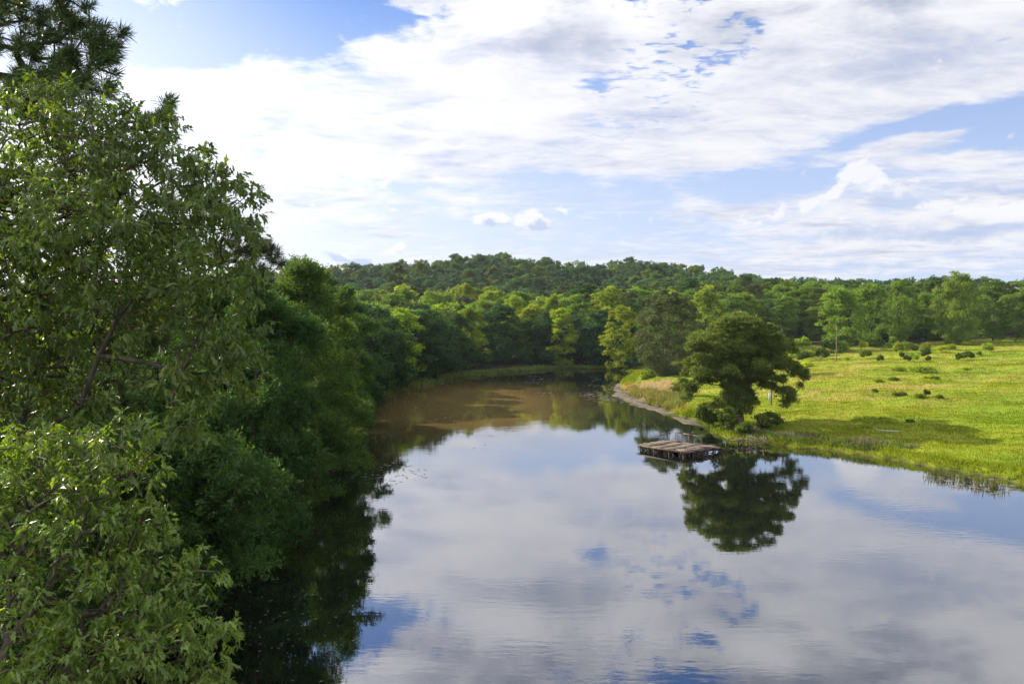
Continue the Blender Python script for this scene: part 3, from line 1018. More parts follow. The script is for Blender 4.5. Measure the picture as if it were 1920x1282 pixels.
def oak(seed, foot_xy, trunk_pts, px_lobes, extra, label, spacing, color, trunk_r, size=1.0):
    g = np.random.default_rng(seed)
    z0 = zt(*foot_xy)
    foot = np.array([foot_xy[0], foot_xy[1], z0])
    lobes = [np.append(at(px, py, d) - foot, r) for px, py, d, r in px_lobes]
    lobes += [np.append(np.array(p[:3]) - foot, p[3]) for p in extra]
    pts = lobe_points(g, lobes, spacing)
    tp = [np.array(p) - foot for p in trunk_pts]
    sk = Skel(tp)
    mains = np.array([l[:3] for l in lobes])
    sk.grow(mains, g, seg=0.45, sag=0.06, low=1.0, first=2, wig=0.10)
    sk.grow(pts, g, seg=0.3, sag=0.04, low=0.5, first=3, wig=0.12)
    P = np.array(sk.p)
    par = np.array(sk.par)
    haskid = np.zeros(len(P), bool)
    haskid[par[par >= 0]] = True
    idx = np.where((np.arange(len(P)) >= sk.nt))[0]
    tips = idx[~haskid[idx]]
    mid = idx[haskid[idx]]
    mid = mid[g.uniform(size=len(mid)) < 0.30]
    dirs = unit(P[tips] - P[par[tips]])
    ctr = np.mean(pts, axis=0)
    # a few short side twigs round every tip
    T, Dd = [P[tips], P[mid] + rand_dir(g, len(mid)) * 0.08], [dirs, rand_dir(g, len(mid))]
    for rr in (0.13, 0.16, 0.18, 0.2, 0.22, 0.24, 0.28):
        T.append(P[tips] + rand_dir(g, len(tips)) * rr * min(1, size * 1.15))
        Dd.append(unit(dirs + rand_dir(g, len(tips))))
    v, q = oak_leaves(g, np.concatenate(T), np.concatenate(Dd), 8, size)
    print('oak leaves', len(v) // 18, 'tips', len(tips))
    e = bpy.data.objects.new('oak_tree', None)
    COL.objects.link(e)
    e.location = foot
    tag(e, label, 'tree')
    c = add_obj('crown', make_mesh('crown', v, q, LEAF_NEAR), e)
    c.color = (*color, 1)
    add_obj('trunk', sk.mesh('trunk', BARK, 0.006, 2.3, trunk_r, 7, 1.5), e)


UP = [(60, 330, 11.0, 1.15), (190, 300, 10.6, 0.85), (120, 215, 11.2, 0.55), (30, 470, 10.5, 1.1), (270, 360, 10.2, 0.8), (330, 420, 10.0, 0.72), (400, 410, 9.8, 0.58),
      (445, 375, 9.6, 0.36), (425, 340, 9.6, 0.30), (300, 275, 10.4, 0.42), (345, 320, 10.2, 0.48), (200, 450, 9.8, 1.0), (360, 520, 9.6, 0.7), (420, 490, 9.8, 0.45), (100, 600, 10.2, 0.95), (250, 560, 9.4, 0.6),
      (380, 610, 9.6, 0.58), (430, 640, 9.8, 0.40), (60, 720, 10.2, 0.6), (340, 700, 9.4, 0.40), (400, 700, 9.8, 0.34), (330, 800, 8.9, 0.26), (375, 805, 8.9, 0.22),
      (40, 830, 9.6, 0.7), (150, 760, 9.6, 0.38), (285, 180 + 40, 10.8, 0.30), (120, 400, 12.2, 0.9), (290, 480, 11.5, 0.8), (35, 235, 11.2, 0.6), (100, 185, 11.6, 0.42), (165, 215, 11.2, 0.42), (225, 235, 11.0, 0.36), (60, 560, 11.5, 0.9), (220, 520, 11.4, 0.8), (130, 300, 12.4, 0.8)]
oak(41, (-8.3, 10.6), [(-8.3, 10.6, 0.3), (-8.2, 10.6, 5), (-8.0, 10.5, 9), (-7.6, 10.5, 12), (-7.2, 10.6, 14.2), (-6.9, 10.8, 16)],
    UP, [(-9.5, 10.0, 14.5, 1.6), (-8.6, 12.2, 13.0, 1.5), (-8.4, 10.8, 16.2, 1.1)],
    'tall oak filling the left side, long drooping lobed leaves in front of the sky', 0.242, (0.094, 0.164, 0.038), 0.34, 0.76)
LOW = [(60, 930, 6.44, 0.612), (180, 900, 6.3, 0.396), (225, 840, 6.44, 0.259), (150, 1000, 6.16, 0.504), (265, 980, 6.3, 0.259), (80, 1120, 6.02, 0.612), (210, 1110, 6.02, 0.446), (300, 1080, 6.16, 0.288), (350, 1110, 6.16, 0.202), (375, 1070, 6.16, 0.115), (130, 1240, 5.74, 0.576), (270, 1220, 5.81, 0.432), (350, 1210, 5.88, 0.259), (405, 1200, 5.95, 0.115), (385, 1250, 5.88, 0.158), (200, 1340, 5.6, 0.504), (330, 1320, 5.74, 0.36), (60, 1350, 5.6, 0.576), (250, 900, 6.44, 0.18)]
oak(42, (-4.9, 5.6), [(-4.9, 5.6, 0.3), (-4.85, 5.6, 4), (-4.8, 5.7, 7.5), (-4.5, 5.8, 9.4), (-4.2, 5.9, 11.2)],
    LOW, [(-5.2, 5.6, 9.6, 0.9), (-4.3, 5.2, 9.0, 0.8), (-3.9, 6.0, 9.2, 0.7)],
    'low oak in the bottom left corner, small sunlit leaves leaning over black water', 0.140, (0.125, 0.220, 0.042), 0.11, 0.46)


# ------------------------------------------------------------------ near pines: brushes of long needles
def near_pine(seed, foot_xy, trunk_pts, tufts, size, label, color, needles=95, trunk_r=0.2):
    g = np.random.default_rng(seed)
    foot = np.array([foot_xy[0], foot_xy[1], zt(*foot_xy)])
    pts = []
    for px, py, d, r, n in tufts:
        c = at(px, py, d) - foot
        pts.append(c + rand_dir(g, n) * r * (g.uniform(0.1, 1, n) ** 0.5)[:, None] * np.array([1, 1.2, 0.8]))
    T = np.concatenate(pts)
    sk = Skel([np.array(p) - foot for p in trunk_pts])
    sk.grow(T, g, seg=0.5, sag=0.0, low=0.9, first=2, wig=0.03)
    out = unit(T - np.array([0, 0, 1]) * T[:, 2:3] * 0.97 + np.array([0, 0, 0.6]) + 0.9 * rand_dir(g, len(T)))
    n = len(T) * needles
    base = np.repeat(T, needles, 0) + np.repeat(out, needles, 0) * (g.uniform(-0.5, 0.25, n) * size)[:, None]
    A = np.repeat(out, needles, 0) * g.uniform(0.1, 1.3, n)[:, None] + rand_dir(g, n) * 1.0
    v, q = leaf_quads(base, A, rand_dir(g, n), size * g.uniform(0.6, 1.05, n), np.full(n, 0.0115) * g.uniform(0.8, 1.4, n) * (size / 0.22))
    e = bpy.data.objects.new('pine_tree', None)
    COL.objects.link(e)
    e.location = foot
    tag(e, label, 'pine')
    c = add_obj('crown', make_mesh('crown', v, [q], NEEDLE), e)
    c.color = (*color, 1)
    add_obj('trunk', sk.mesh('trunk', BARK_PINE, 0.012, 2.2, trunk_r, 7, 1.4), e)


near_pine(51, (-10.6, 15.0), [(-10.6, 15.0, 0.3), (-10.5, 15, 6), (-10.3, 15, 11), (-10.1, 15, 15), (-9.9, 15, 19), (-9.8, 15, 21)],
          [(150, 150, 13.4, 0.45, 14), (60, 190, 13.8, 0.6, 18), (185, 118, 13.2, 0.3, 7), (40, 40, 14, 0.9, 42), (120, 90, 13.6, 0.65, 26), (190, 85, 13.4, 0.36, 9), (20, 130, 14.5, 0.9, 34), (150, 20, 14, 0.6, 16), (100, 180, 13.6, 0.5, 12), (195, 160, 13.2, 0.3, 5), (-80, 0, 14, 1.3, 50),
           (60, -90, 14.5, 1.1, 40), (305, 205, 12.6, 0.30, 6), (215, 65, 13.4, 0.18, 3), (200, 110, 13.4, 0.2, 3), (250, 640, 13.2, 0.6, 20), (300, 620, 13.2, 0.55, 16), (180, 700, 13.5, 0.6, 18), (120, 745, 13.6, 0.6, 16), (230, 745, 13.2, 0.45, 12),
           (60, 700, 14, 0.7, 20), (-60, 400, 14.5, 1.2, 40), (100, 560, 14.5, 0.7, 18), (300, 560, 13.6, 0.5, 12)],
          0.25, 'pine with long brushy needles and dark cones rising behind the oak into the top corner', (0.075, 0.125, 0.050))
near_pine(52, (-14.2, 30.5), [(-14.2, 30.5, 0.5), (-14, 30.5, 6), (-13.6, 30.5, 11), (-13.2, 30.5, 15), (-12.6, 30.5, 18)],
          [(470, 470, 30, 0.75, 34), (505, 470, 29, 0.45, 14), (455, 430, 30, 0.6, 20), (520, 490, 29, 0.3, 7), (490, 520, 29.5, 0.55, 18), (430, 480, 31, 0.9, 36), (400, 400, 31, 0.9, 30), (370, 460, 31, 1.2, 40), (310, 430, 30.5, 1.0, 36), (335, 370, 30.5, 0.8, 28), (280, 500, 31, 1.1, 36), (340, 540, 30, 1.0, 30)],
          0.30, 'ragged pine top breaking the skyline at the right edge of the oak crown', (0.040, 0.066, 0.022), 80)
# ------------------------------------------------------------------ the wooden dock
def dock():
    g = np.random.default_rng(8)
    Lc, Fc, Rc, Bc = (np.array(p) for p in ([13.8, 86.4], [17.6, 81.3], [22.9, 85.2], [18.6, 91.0]))
    o = np.array([18.0, 83.0])
    root = bpy.data.objects.new('wooden_dock', None)
    COL.objects.link(root)
    root.location = (18.0, 83.0, 0)
    tag(root, 'weathered grey brown wooden dock platform on stilts standing in the lake', 'dock')

    def pt(u, w, z):  # u along L->F, w along the edge towards R
        p = (Lc * (1 - u) + Fc * u) * (1 - w) + (Bc * (1 - u) + Rc * u) * w
        return np.array([p[0] - o[0], p[1] - o[1], z])
    zd = lambda u, w: 0.55 + 0.10 * math.sin(3 * w) * (u - 0.5) - 0.20 * max(0, w - 0.72) / 0.28 - 0.06 * math.sin(6 * u)
    deck = MB()
    n = 25
    for i in range(n):
        w = (i + 0.5) / n
        if i in (21, 23):
            continue
        u0, u1 = -0.035 + g.normal() * 0.018, 1.02 + g.normal() * 0.03
        if w > 0.85:
            u1 -= g.uniform(0, 0.25)
        dz = g.normal() * 0.022
        j = g.normal() * 0.004
        for k in range(4):
            ua, ub = u0 + (u1 - u0) * k / 4, u0 + (u1 - u0) * (k + 1) / 4 - 0.002
            deck.bar(pt(ua, w + j, zd(ua, w) + dz + 0.03 * g.normal() * (k == 0)), pt(ub, w - j, zd(ub, w) + dz), 0.27, 0.05)
    for k in range(7):  # loose boards lying across the deck
        u, w = g.uniform(0.1, 0.9), g.uniform(0.1, 0.95)
        deck.bar(pt(u, w, zd(u, w) + 0.07), pt(u + g.uniform(-0.25, 0.25), w + g.uniform(0.05, 0.2), zd(u, w) + 0.08), 0.16, 0.04)
    deck.build('deck', WOOD, root)
    for u in (0.04, 0.35, 0.66, 0.95):
        b = MB()
        b.bar(pt(u, -0.01, zd(u, 0) - 0.14), pt(u, 1.0, zd(u, 1) - 0.14), 0.10, 0.20)
        b.build('joist', WOOD_DARK, root)
    for u in (-0.02, 1.0):
        b = MB()
        for k in range(6):
            b.bar(pt(u, k / 6, zd(u, k / 6) - 0.10), pt(u, (k + 1) / 6 - 0.004, zd(u, (k + 1) / 6) - 0.10), 0.05, 0.16)
        b.build('rim_board', WOOD, root)
    b = MB()
    b.bar(pt(-0.03, 0.0, zd(0, 0) - 0.05), pt(1.02, 0.0, zd(1, 0) - 0.05), 0.05, 0.15)
    b.build('rim_board', WOOD, root)
    for u in (0.02, 0.34, 0.67, 0.97):
        for w in (0.02, 0.25, 0.5, 0.75, 0.96):
            b = MB()
            a = pt(u + g.normal() * 0.01, w + g.normal() * 0.01, -1.2)
            c = pt(u, w, zd(u, w) - 0.05)
            b.tube([a, (a + c) / 2, c], [0.085, 0.08, 0.075], 8)
            b.build('post', WOOD_DARK, root, True)
    for k in range(46):  # sticks and slanting braces crowded under the edges
        side = k % 2
        w = g.uniform(0.02, 0.98)
        b = MB()
        if side == 0:
            u = w
            a, c = pt(u, 0.02 + g.uniform(0, 0.06), -0.15), pt(u + g.uniform(-0.14, 0.14), 0.03, 0.42)
        else:
            a, c = pt(0.97 - g.uniform(0, 0.05), w, -0.15), pt(0.97, min(1, w + g.uniform(-0.12, 0.12)), 0.42)
        m = (a + c) / 2 + g.normal(size=3) * 0.03
        b.tube([a, m, c], [0.065, 0.06, 0.05], 6)
        b.build('brace', WOOD_DARK if k % 3 else WOOD, root, True)
    rail = [((0.18, 0.99), (0.42, 0.99)), ((0.5, 0.99), (0.98, 0.985))]
    # the railing stands along the back edge
    bp = lambda t, z: np.array([*(Lc * (1 - t) + Bc * t - o), z]) if t <= 1 else np.array([*(Bc * (2 - t) + Rc * (t - 1) - o), z])
    for t in (0.62, 0.86, 1.02, 1.3, 1.55):
        b = MB()
        b.bar(bp(t, -0.3), bp(t, 1.32), 0.08, 0.08, (1, 0, 0))
        b.build('rail_post', WOOD, root)
    for t0, t1, z0, z1 in ((0.55, 0.9, 1.18, 1.30), (0.98, 1.58, 1.34, 1.22)):
        b = MB()
        ts = np.linspace(t0, t1, 4)
        for i in range(3):
            za, zb = z0 + (z1 - z0) * i / 3, z0 + (z1 - z0) * (i + 1) / 3
            b.bar(bp(ts[i], za) + [0, -0.06, 0], bp(ts[i + 1], zb) + [0, -0.06, 0], 0.05, 0.11)
        b.build('handrail', WOOD, root)
    # a broken walkway between the dock and the bank
    wk = bpy.data.objects.new('broken_walkway', None)
    COL.objects.link(wk)
    A, B = gp(1378, 833)[:2], gp(1448, 834)[:2]
    wk.location = (*A, 0)
    tag(wk, 'collapsed wooden walkway of leaning posts and fallen boards between dock and grassy bank', 'walkway')
    dv = B - A
    pv = np.array([-dv[1], dv[0]]) / np.linalg.norm(dv)
    wp = lambda t, s, z: np.array([*(dv * t + pv * s), z])
    for t, s, h in ((0.1, 0.5, 0.7), (0.18, -0.6, 0.9), (0.36, -0.6, 1.0), (0.38, 0.6, 1.1), (0.55, -0.5, 0.8), (0.6, 0.6, 0.95), (0.72, -0.5, 1.15), (0.86, 0.5, 0.8)):
        b = MB()
        a, c = wp(t, s, -0.8), wp(t + g.normal() * 0.02, s + g.normal() * 0.1, h)
        b.tube([a, (a + c) / 2, c], [0.08, 0.075, 0.07], 8)
        b.build('post', WOOD_DARK if t < 0.3 else WOOD, wk, True)
    for k, (t0, s0, z0, t1, s1, z1) in enumerate([(0.0, -0.5, 0.75, 0.35, -0.55, 0.55), (0.36, -0.5, 0.85, 0.55, -0.5, 0.3), (0.5, 0.4, 0.2, 0.95, -0.3, 0.5), (0.4, 0.6, 0.95, 0.72, -0.4, 0.45), (0.02, 0.5, 0.55, 0.4, 0.6, 0.35),
                                                  (0.55, -0.4, 0.45, 1.1, 0.1, 0.35), (0.7, 0.5, 0.8, 1.0, -0.1, 0.2), (0.1, 0, 0.4, 0.5, 0.1, 0.1), (-0.12, -0.2, 0.5, 0.25, -0.1, 0.42), (-0.12, 0.25, 0.48, 0.2, 0.3, 0.45), (0.28, -0.2, 0.4, 0.62, -0.1, 0.3), (0.6, -0.2, 0.35, 1.05, -0.35, 0.4)]):
        b = MB()
        b.bar(wp(t0, s0, z0), wp(t1, s1, z1), 0.24, 0.06)
        b.build('board', WOOD, wk)


dock()


# ------------------------------------------------------------------ poles, mast, board
def pole(px, base_py, top_py, label, d=None, r=0.13, lean=0.0, box=None, arm=False, cat='pole', name='utility_pole'):
    b = hit(px, base_py) if d is None else np.array([*at(px, base_py, d)[:2], 0])
    b[2] = zt(b[0], b[1])
    h = at(px, top_py, b[1])[2] - b[2]
    e = bpy.data.objects.new(name, None)
    COL.objects.link(e)
    e.location = b
    tag(e, label, cat)
    m = MB()
    zs = np.linspace(-0.6, h, 6)
    m.tube([[lean * z, 0, z] for z in zs], np.linspace(r, r * 0.68, 6), 10)
    m.build('shaft', POLE, e, True)
    m = MB()
    m.tube([[lean * h, 0, h - 0.02], [lean * h, 0, h + 0.16], [lean * h, 0, h + 0.2], [lean * h, 0, h + 0.30]], [0.03, 0.03, 0.07, 0.05], 8)
    m.build('insulator', METAL, e, True)
    if arm:
        m = MB()
        m.bar([-0.9, -r, h - 0.5], [0.9, -r, h - 0.5], 0.09, 0.11)
        m.build('crossarm', POLE, e)
    if box:
        z, w, hh_ = box
        m = MB()
        m.bar([-r - w * 0.4, -r - 0.02, z], [-r - w * 0.4, -r - 0.02, z + hh_], w, 0.10, (0, 1, 0))
        m.build('marker_board', PALE, e)
    return e


pole(1568, 677, 612, 'bare wooden pole standing in the open pasture in front of bright green round tree')
pole(1614, 655, 606, 'bare wooden pole close against the wood, behind the bushes of the pasture', r=0.14)
pole(1446, 760, 688, 'wooden pole with white board low on its side behind the spreading pine', box=(0.5, 0.32, 1.25), r=0.14)
pole(1468, 752, 668, 'wooden pole mostly hidden behind the right limbs of the spreading pine', r=0.13)
pole(1466, 641, 618, 'short pole carrying a pale box beside the far dirt track', d=262, box=(1.2, 0.6, 1.1), r=0.15, arm=True)
q = at(1299, 540, 500)
e = bpy.data.objects.new('radio_mast', None)
COL.objects.link(e)
e.location = (q[0], q[1], zt(q[0], q[1]))
tag(e, 'slim pale mast rising from the trees of the far wooded hill', 'mast')
m = MB()
hm = at(1299, 511, 500)[2] - e.location.z
m.tube([[0, 0, z] for z in np.linspace(0, hm, 5)], np.linspace(0.30, 0.2, 5), 8)
m.build('shaft', PALE, e, True)
m = MB()
for k in range(3):
    m.bar([-0.5 + k * 0.5, -0.25, hm - 2.0], [-0.5 + k * 0.5, -0.25, hm - 0.3], 0.22, 0.12, (0, 1, 0))
m.build('antenna', PALE, e)
# pale board on the shaded grass
bpos = hit(1660, 812)
m = MB()
for off_y, wdt in ((0.0, 0.30), (0.34, 0.22)):
    ts = np.linspace(0, 1, 9)
    pts = np.column_stack([-1.2 + 2.7 * ts * (1 - 0.2 * (off_y > 0)), off_y - 0.35 * ts ** 2, 0.34 + 0.22 * (1 - ts) ** 3 - 0.08 * ts])
    for i in range(8):
        m.bar(pts[i], pts[i + 1] - (pts[i + 1] - pts[i]) * 0.004, wdt * (1 - 0.5 * ts[i]), 0.04, bev=0.2)
o = m.build('board', PALE, None, loc=bpos)
o.rotation_euler = (0, 0, 0.1)
tag(o, 'pale warped board lying in the shaded grass beyond the reeds', 'board')
# a bare earth track far behind the pasture
a, b = at(1478, 634, 285), at(1530, 631, 285)
m = MB()
ts = np.linspace(0, 1, 12)
xs = a[0] + (b[0] - a[0]) * ts
vs = []
for x in xs:
    y0 = 276 + 1.2 * math.sin(x * 0.3)
    for dy in (0, 1.6, 3.4):
        vs.append((x, y0 + dy, zt(x, y0 + dy) + 0.05))
m.add(vs, [(i * 3 + k, i * 3 + 3 + k, i * 3 + 4 + k, i * 3 + 1 + k) for i in range(11) for k in range(2)])
TRACK = bark_mat('track_earth', (0.22, 0.15, 0.10), (0.36, 0.27, 0.19), 2.0, 0.3)
tag(m.build('path', TRACK), 'short stretch of bare earth track before the dark trees', 'path', kind='structure')

# ------------------------------------------------------------------ shrubs
def shrub_proto(seed, H, Rr, nl, ns, per, L, W, spl):
    g = np.random.default_rng(seed)
    lobes = []
    for i in range(nl):
        a, rr = g.uniform(0, 6.28), Rr * math.sqrt(g.uniform(0, 0.8))
        lr = Rr * g.uniform(0.25, 0.42)
        z = H * (1 - 0.55 * (rr / Rr) ** 2) * g.uniform(0.35, 0.85)
        lobes.append([math.cos(a) * rr, math.sin(a) * rr, z, lr, lr, lr * 0.9])
    lobes = np.array(lobes)
    v, q = foliage(g, cauliflower(g, lobes, 3, 0.5), int(ns * 1.5), per, spl, L, W, 0.8, 0.4, np.array([0, 0, 0.2 * H]))
    sk = Skel([np.array([0, 0, -0.2]), np.array([0.02, 0, 0.15 * H]), np.array([0.0, 0.03, 0.4 * H])])
    sk.grow(lobes[:, :3], g, seg=0.5, first=1)
    return make_mesh('crown', v, [q], LEAF_MID), sk.mesh('trunk', BARK, 0.012, 2.2, 0.05, 5)


PROTO['shrub_round'] = (shrub_proto(31, 2.0, 1.5, 16, 520, 6, 0.26, 0.16, 0.45), 2.0, 1.5)
PROTO['shrub_loose'] = (shrub_proto(32, 2.4, 1.2, 14, 330, 6, 0.28, 0.16, 0.6), 2.4, 1.2)
PROTO['shrub_low'] = (shrub_proto(33, 0.9, 1.8, 18, 460, 6, 0.20, 0.12, 0.35), 0.9, 1.8)
PAS = [  # px, base py, width px, height px, proto, colour, label, group
    (1505, 656, 28, 17, 'shrub_round', MIDG, 'round bush half hidden by the right edge of the spreading pine, beside the far track', None),
    (1506, 678, 22, 14, 'shrub_round', (0.046, 0.088, 0.022), 'dark bush nearest the spreading pine in the bush row before the bare pole', None),
    (1522, 674, 18, 16, 'shrub_loose', MIDG, 'middle bush of the row between the spreading pine and the bare pole', None),
    (1540, 674, 24, 16, 'shrub_round', (0.046, 0.088, 0.022), 'dark rounded bush ending the row that leads from the spreading pine', None),
    (1558, 661, 28, 17, 'shrub_round', (0.05, 0.10, 0.022), 'broad bush just behind the bare pole in the pasture', None),
    (1514, 688, 26, 9, 'shrub_low', LIME, 'pale low growth in the grass below the row of bushes by the pine', None),
    (1586, 677, 10, 7, 'shrub_low', MIDG, 'tiny tuft of leaves just past the foot of the bare pole', None),
    (1621, 656, 14, 14, 'shrub_loose', LIME, 'pale sapling beside the pole that stands against the wood', None),
    (1626, 673, 19, 15, 'shrub_loose', (0.046, 0.088, 0.022), 'leaning dark bush in the grass below the pole against the wood', None),
    (1651, 679, 13, 10, 'shrub_round', (0.046, 0.088, 0.022), 'small dark round bush alone in the open pasture', None),
    (1667, 653, 14, 8, 'shrub_round', MIDG, 'small bush under the trees before the dark gap in the wood', None),
    (1686, 664, 16, 20, 'shrub_loose', (0.11, 0.165, 0.025), 'pale sapling at one end of the thicket in the middle of the pasture', None),
    (1700, 662, 20, 19, 'shrub_loose', (0.10, 0.16, 0.025), 'tall pale bush in the heart of the pasture thicket', None),
    (1711, 662, 15, 17, 'shrub_loose', (0.09, 0.14, 0.025), 'pale bush tucked against the tall one in the pasture thicket', None),
    (1691, 673, 9, 10, 'shrub_round', (0.046, 0.088, 0.022), 'small dark shrub below the pasture thicket', 'small dark shrubs scattered below the pasture thicket'),
    (1700, 678, 12, 9, 'shrub_round', (0.046, 0.088, 0.022), 'small dark shrub below the pasture thicket', 'small dark shrubs scattered below the pasture thicket'),
    (1713, 678, 14, 15, 'shrub_loose', MIDG, 'upright bush standing just below the pasture thicket', None),
    (1735, 663, 14, 19, 'shrub_loose', (0.11, 0.165, 0.025), 'pale sapling standing apart next to the pasture thicket', None),
    (1735, 671, 17, 13, 'shrub_round', (0.046, 0.088, 0.022), 'dark bush at the foot of the lone pale sapling', None),
    (1741, 678, 10, 8, 'shrub_round', (0.046, 0.088, 0.022), 'small dark shrub below the pasture thicket', 'small dark shrubs scattered below the pasture thicket'),
    (1767, 661, 15, 12, 'shrub_loose', LIME, 'pale bush against the foot of the spreading oak', None),
    (1781, 656, 16, 10, 'shrub_loose', LIME, 'yellowish bush under the low limbs of the spreading oak', None),
    (1796, 676, 12, 10, 'shrub_round', (0.046, 0.088, 0.022), 'small bush beside the long dark bush below the spreading oak', None),
    (1814, 675, 24, 12, 'shrub_round', (0.046, 0.088, 0.022), 'long dark bush in the grass below the spreading oak', None),
    (1834, 668, 11, 8, 'shrub_round', MIDG, 'small bush in the grass between the long dark bush and the upright one', None),
    (1849, 661, 18, 16, 'shrub_loose', MIDG, 'upright bush before the tree with the visible trunk', None),
    (1688, 697, 30, 8, 'shrub_low', MIDG, 'shorter of two flat mats of bramble in the open pasture', None),
    (1725, 697, 52, 9, 'shrub_low', MIDG, 'longer of two flat mats of bramble in the open pasture', None),
    (1677, 714, 20, 6, 'shrub_low', (0.062, 0.105, 0.022), 'thin dark weed patch in the open pasture below the bramble mats', 'low weed patches in the open pasture'),
    (1645, 717, 20, 6, 'shrub_low', MIDG, 'flat green weed patch between the pine and the dark patch', None),
    (1737, 709, 12, 5, 'shrub_low', LIME, 'little pale weed patch under the long bramble mat', None),
    (1753, 712, 13, 6, 'shrub_low', (0.062, 0.105, 0.022), 'little dark weed patch under the long bramble mat', None),
    (1809, 694, 14, 5, 'shrub_low', MIDG, 'small weed patch in the grass below the long dark bush', None),
    (1640, 737, 11, 7, 'shrub_low', (0.062, 0.105, 0.022), 'small dark weed clump on the tan grass of the mid pasture', None),
    (1687, 743, 26, 7, 'shrub_low', (0.060, 0.090, 0.022), 'brownish weed clump on the tan grass of the mid pasture', None),
    (1726, 746, 20, 7, 'shrub_low', (0.062, 0.105, 0.022), 'dark weed clump at the base of the reddish upright weed', None),
    (1738, 744, 9, 13, 'shrub_loose', (0.060, 0.050, 0.022), 'reddish upright weed among dark clumps in the mid pasture', None),
    (1760, 748, 16, 7, 'shrub_low', (0.062, 0.105, 0.022), 'dark weed clump past the reddish upright weed', None),
    (1706, 791, 16, 5, 'shrub_low', (0.062, 0.105, 0.022), 'dark weed tuft at the upper edge of the pine shadow', None),
    (1437, 806, 52, 24, 'shrub_round', (0.028, 0.052, 0.012), 'dark shrub at the foot of the spreading pine, towards the pasture', None),
    (1330, 806, 34, 38, 'shrub_loose', (0.04, 0.075, 0.022), 'shaggy dark shrub at the foot of the spreading pine, towards the dock', None),
    (1362, 810, 36, 30, 'shrub_round', (0.05, 0.09, 0.022), 'leafy shrub hiding the root of the spreading pine', None),
    (1398, 816, 30, 18, 'shrub_round', (0.055, 0.10, 0.025), 'low green shrub above the broken walkway', None),
    (1322, 776, 26, 20, 'shrub_loose', (0.046, 0.088, 0.022), 'dark shrub on the bank under the drooping limb of the spreading pine', None),
    (1215, 716, 26, 16, 'shrub_round', (0.09, 0.15, 0.02), 'light green bush under the huge rounded pine', None),
    (1210, 740, 8, 6, 'shrub_round', (0.046, 0.088, 0.022), 'small dark bush among the tall grass of the lake point', None),
    (1285, 742, 40, 26, 'shrub_loose', PINE_C, 'dark bush beside the tan grass below the hanging pine limb', None),
]
for px, by, w, h, pr, colr, lab, grp in PAS:
    b = hit(px, by)
    d = b[1]
    H = h / FPX * d
    h0, r0 = PROTO[pr][1:]
    H *= 1.2 if pr != 'shrub_low' else 0.85
    wide = (w / FPX * d / 2) / (r0 * H / h0)
    plant('shrub', pr, b[0], d, H, wide, jit((1.75 * colr[0], 1.5 * colr[1], 1.0 * colr[2]), 0.08), lab, 'shrub', grp, z=b[2] - 0.05)

# low shrubs that hang over the far waterline, one after the other
wl = [(728, 748, 40, 52), (752, 738, 38, 44), (775, 728, 34, 34), (700, 775, 46, 60), (806, 716, 30, 20), (850, 704, 26, 26), (905, 697, 30, 30), (938, 694, 26, 34), (985, 691, 30, 26), (1022, 690, 26, 30),
      (1060, 689, 28, 24), (1098, 688, 30, 32), (1130, 689, 30, 36), (1165, 692, 36, 40), (880, 699, 26, 36), (1190, 696, 26, 22)]
for k, (px, by, w, h) in enumerate(wl):
    b = gp(px, by)
    d = b[1]
    H = h / FPX * d
    pr = 'shrub_round' if k % 3 else 'shrub_loose'
    h0, r0 = PROTO[pr][1:]
    x, y = b[0], d
    if k < 4:
        x -= 1.0
    plant('shrub', pr, x, y + 1.0, H, (w / FPX * d / 2) / (r0 * H / h0), jit((0.04, 0.095, 0.03) if k in (0, 1, 2) else DEEP, 0.15),
          'dark green shrub at the water edge along the shaded far shore', 'shrub', 'dark green shrubs along the shaded far shore', z=max(zt(x, y + 1.0), 0.0))


# ------------------------------------------------------------------ grass, reeds, floating weed
def grass_mat():
    m, n, out = new_mat('grass_blade')
    g = n.new('ShaderNodeNewGeometry')
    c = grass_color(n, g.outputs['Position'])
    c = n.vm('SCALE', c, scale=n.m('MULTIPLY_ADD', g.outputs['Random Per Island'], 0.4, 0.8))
    p = n.new('ShaderNodeBsdfDiffuse')
    n.put(p.inputs['Color'], c)
    t = n.new('ShaderNodeBsdfTranslucent')
    n.put(t.inputs['Color'], n.vm('MULTIPLY', c, (1.1, 1.15, 0.6)))
    mx = n.new('ShaderNodeMixShader')
    mx.inputs[0].default_value = 0.45
    n.put(mx.inputs[1], p.outputs[0])
    n.put(mx.inputs[2], t.outputs[0])
    n.put(out.inputs['Surface'], mx.outputs[0])
    return m


def blades(n, x0, x1, y0, y1, test, L, W, seed, cap=None):
    g = np.random.default_rng(seed)
    pts = np.column_stack([g.uniform(x0, x1, n), g.uniform(y0, y1, n)])
    h, pa, bk, mu, s = terrain(pts)
    ok = test(pts, s, pa, bk, mu, g) & (s > 0.15)
    pts, h, s = pts[ok], h[ok], s[ok]
    if cap:
        pts, h, s = pts[:cap], h[:cap], s[:cap]
    k = len(pts)
    Pc = np.column_stack([pts, h - 0.03])
    A = np.column_stack([g.normal(size=k) * 0.38, g.normal(size=k) * 0.38, np.ones(k)])
    dd = pts[:, 1]
    LL = (L(pts, s) if callable(L) else L) * g.uniform(0.5, 1.3, k)
    v, q = leaf_quads(Pc, A, rand_dir(g, k) * np.array([1, 1, 0.2]), LL, (W + 0.0005 * dd) * g.uniform(0.7, 1.3, k))
    return v, q


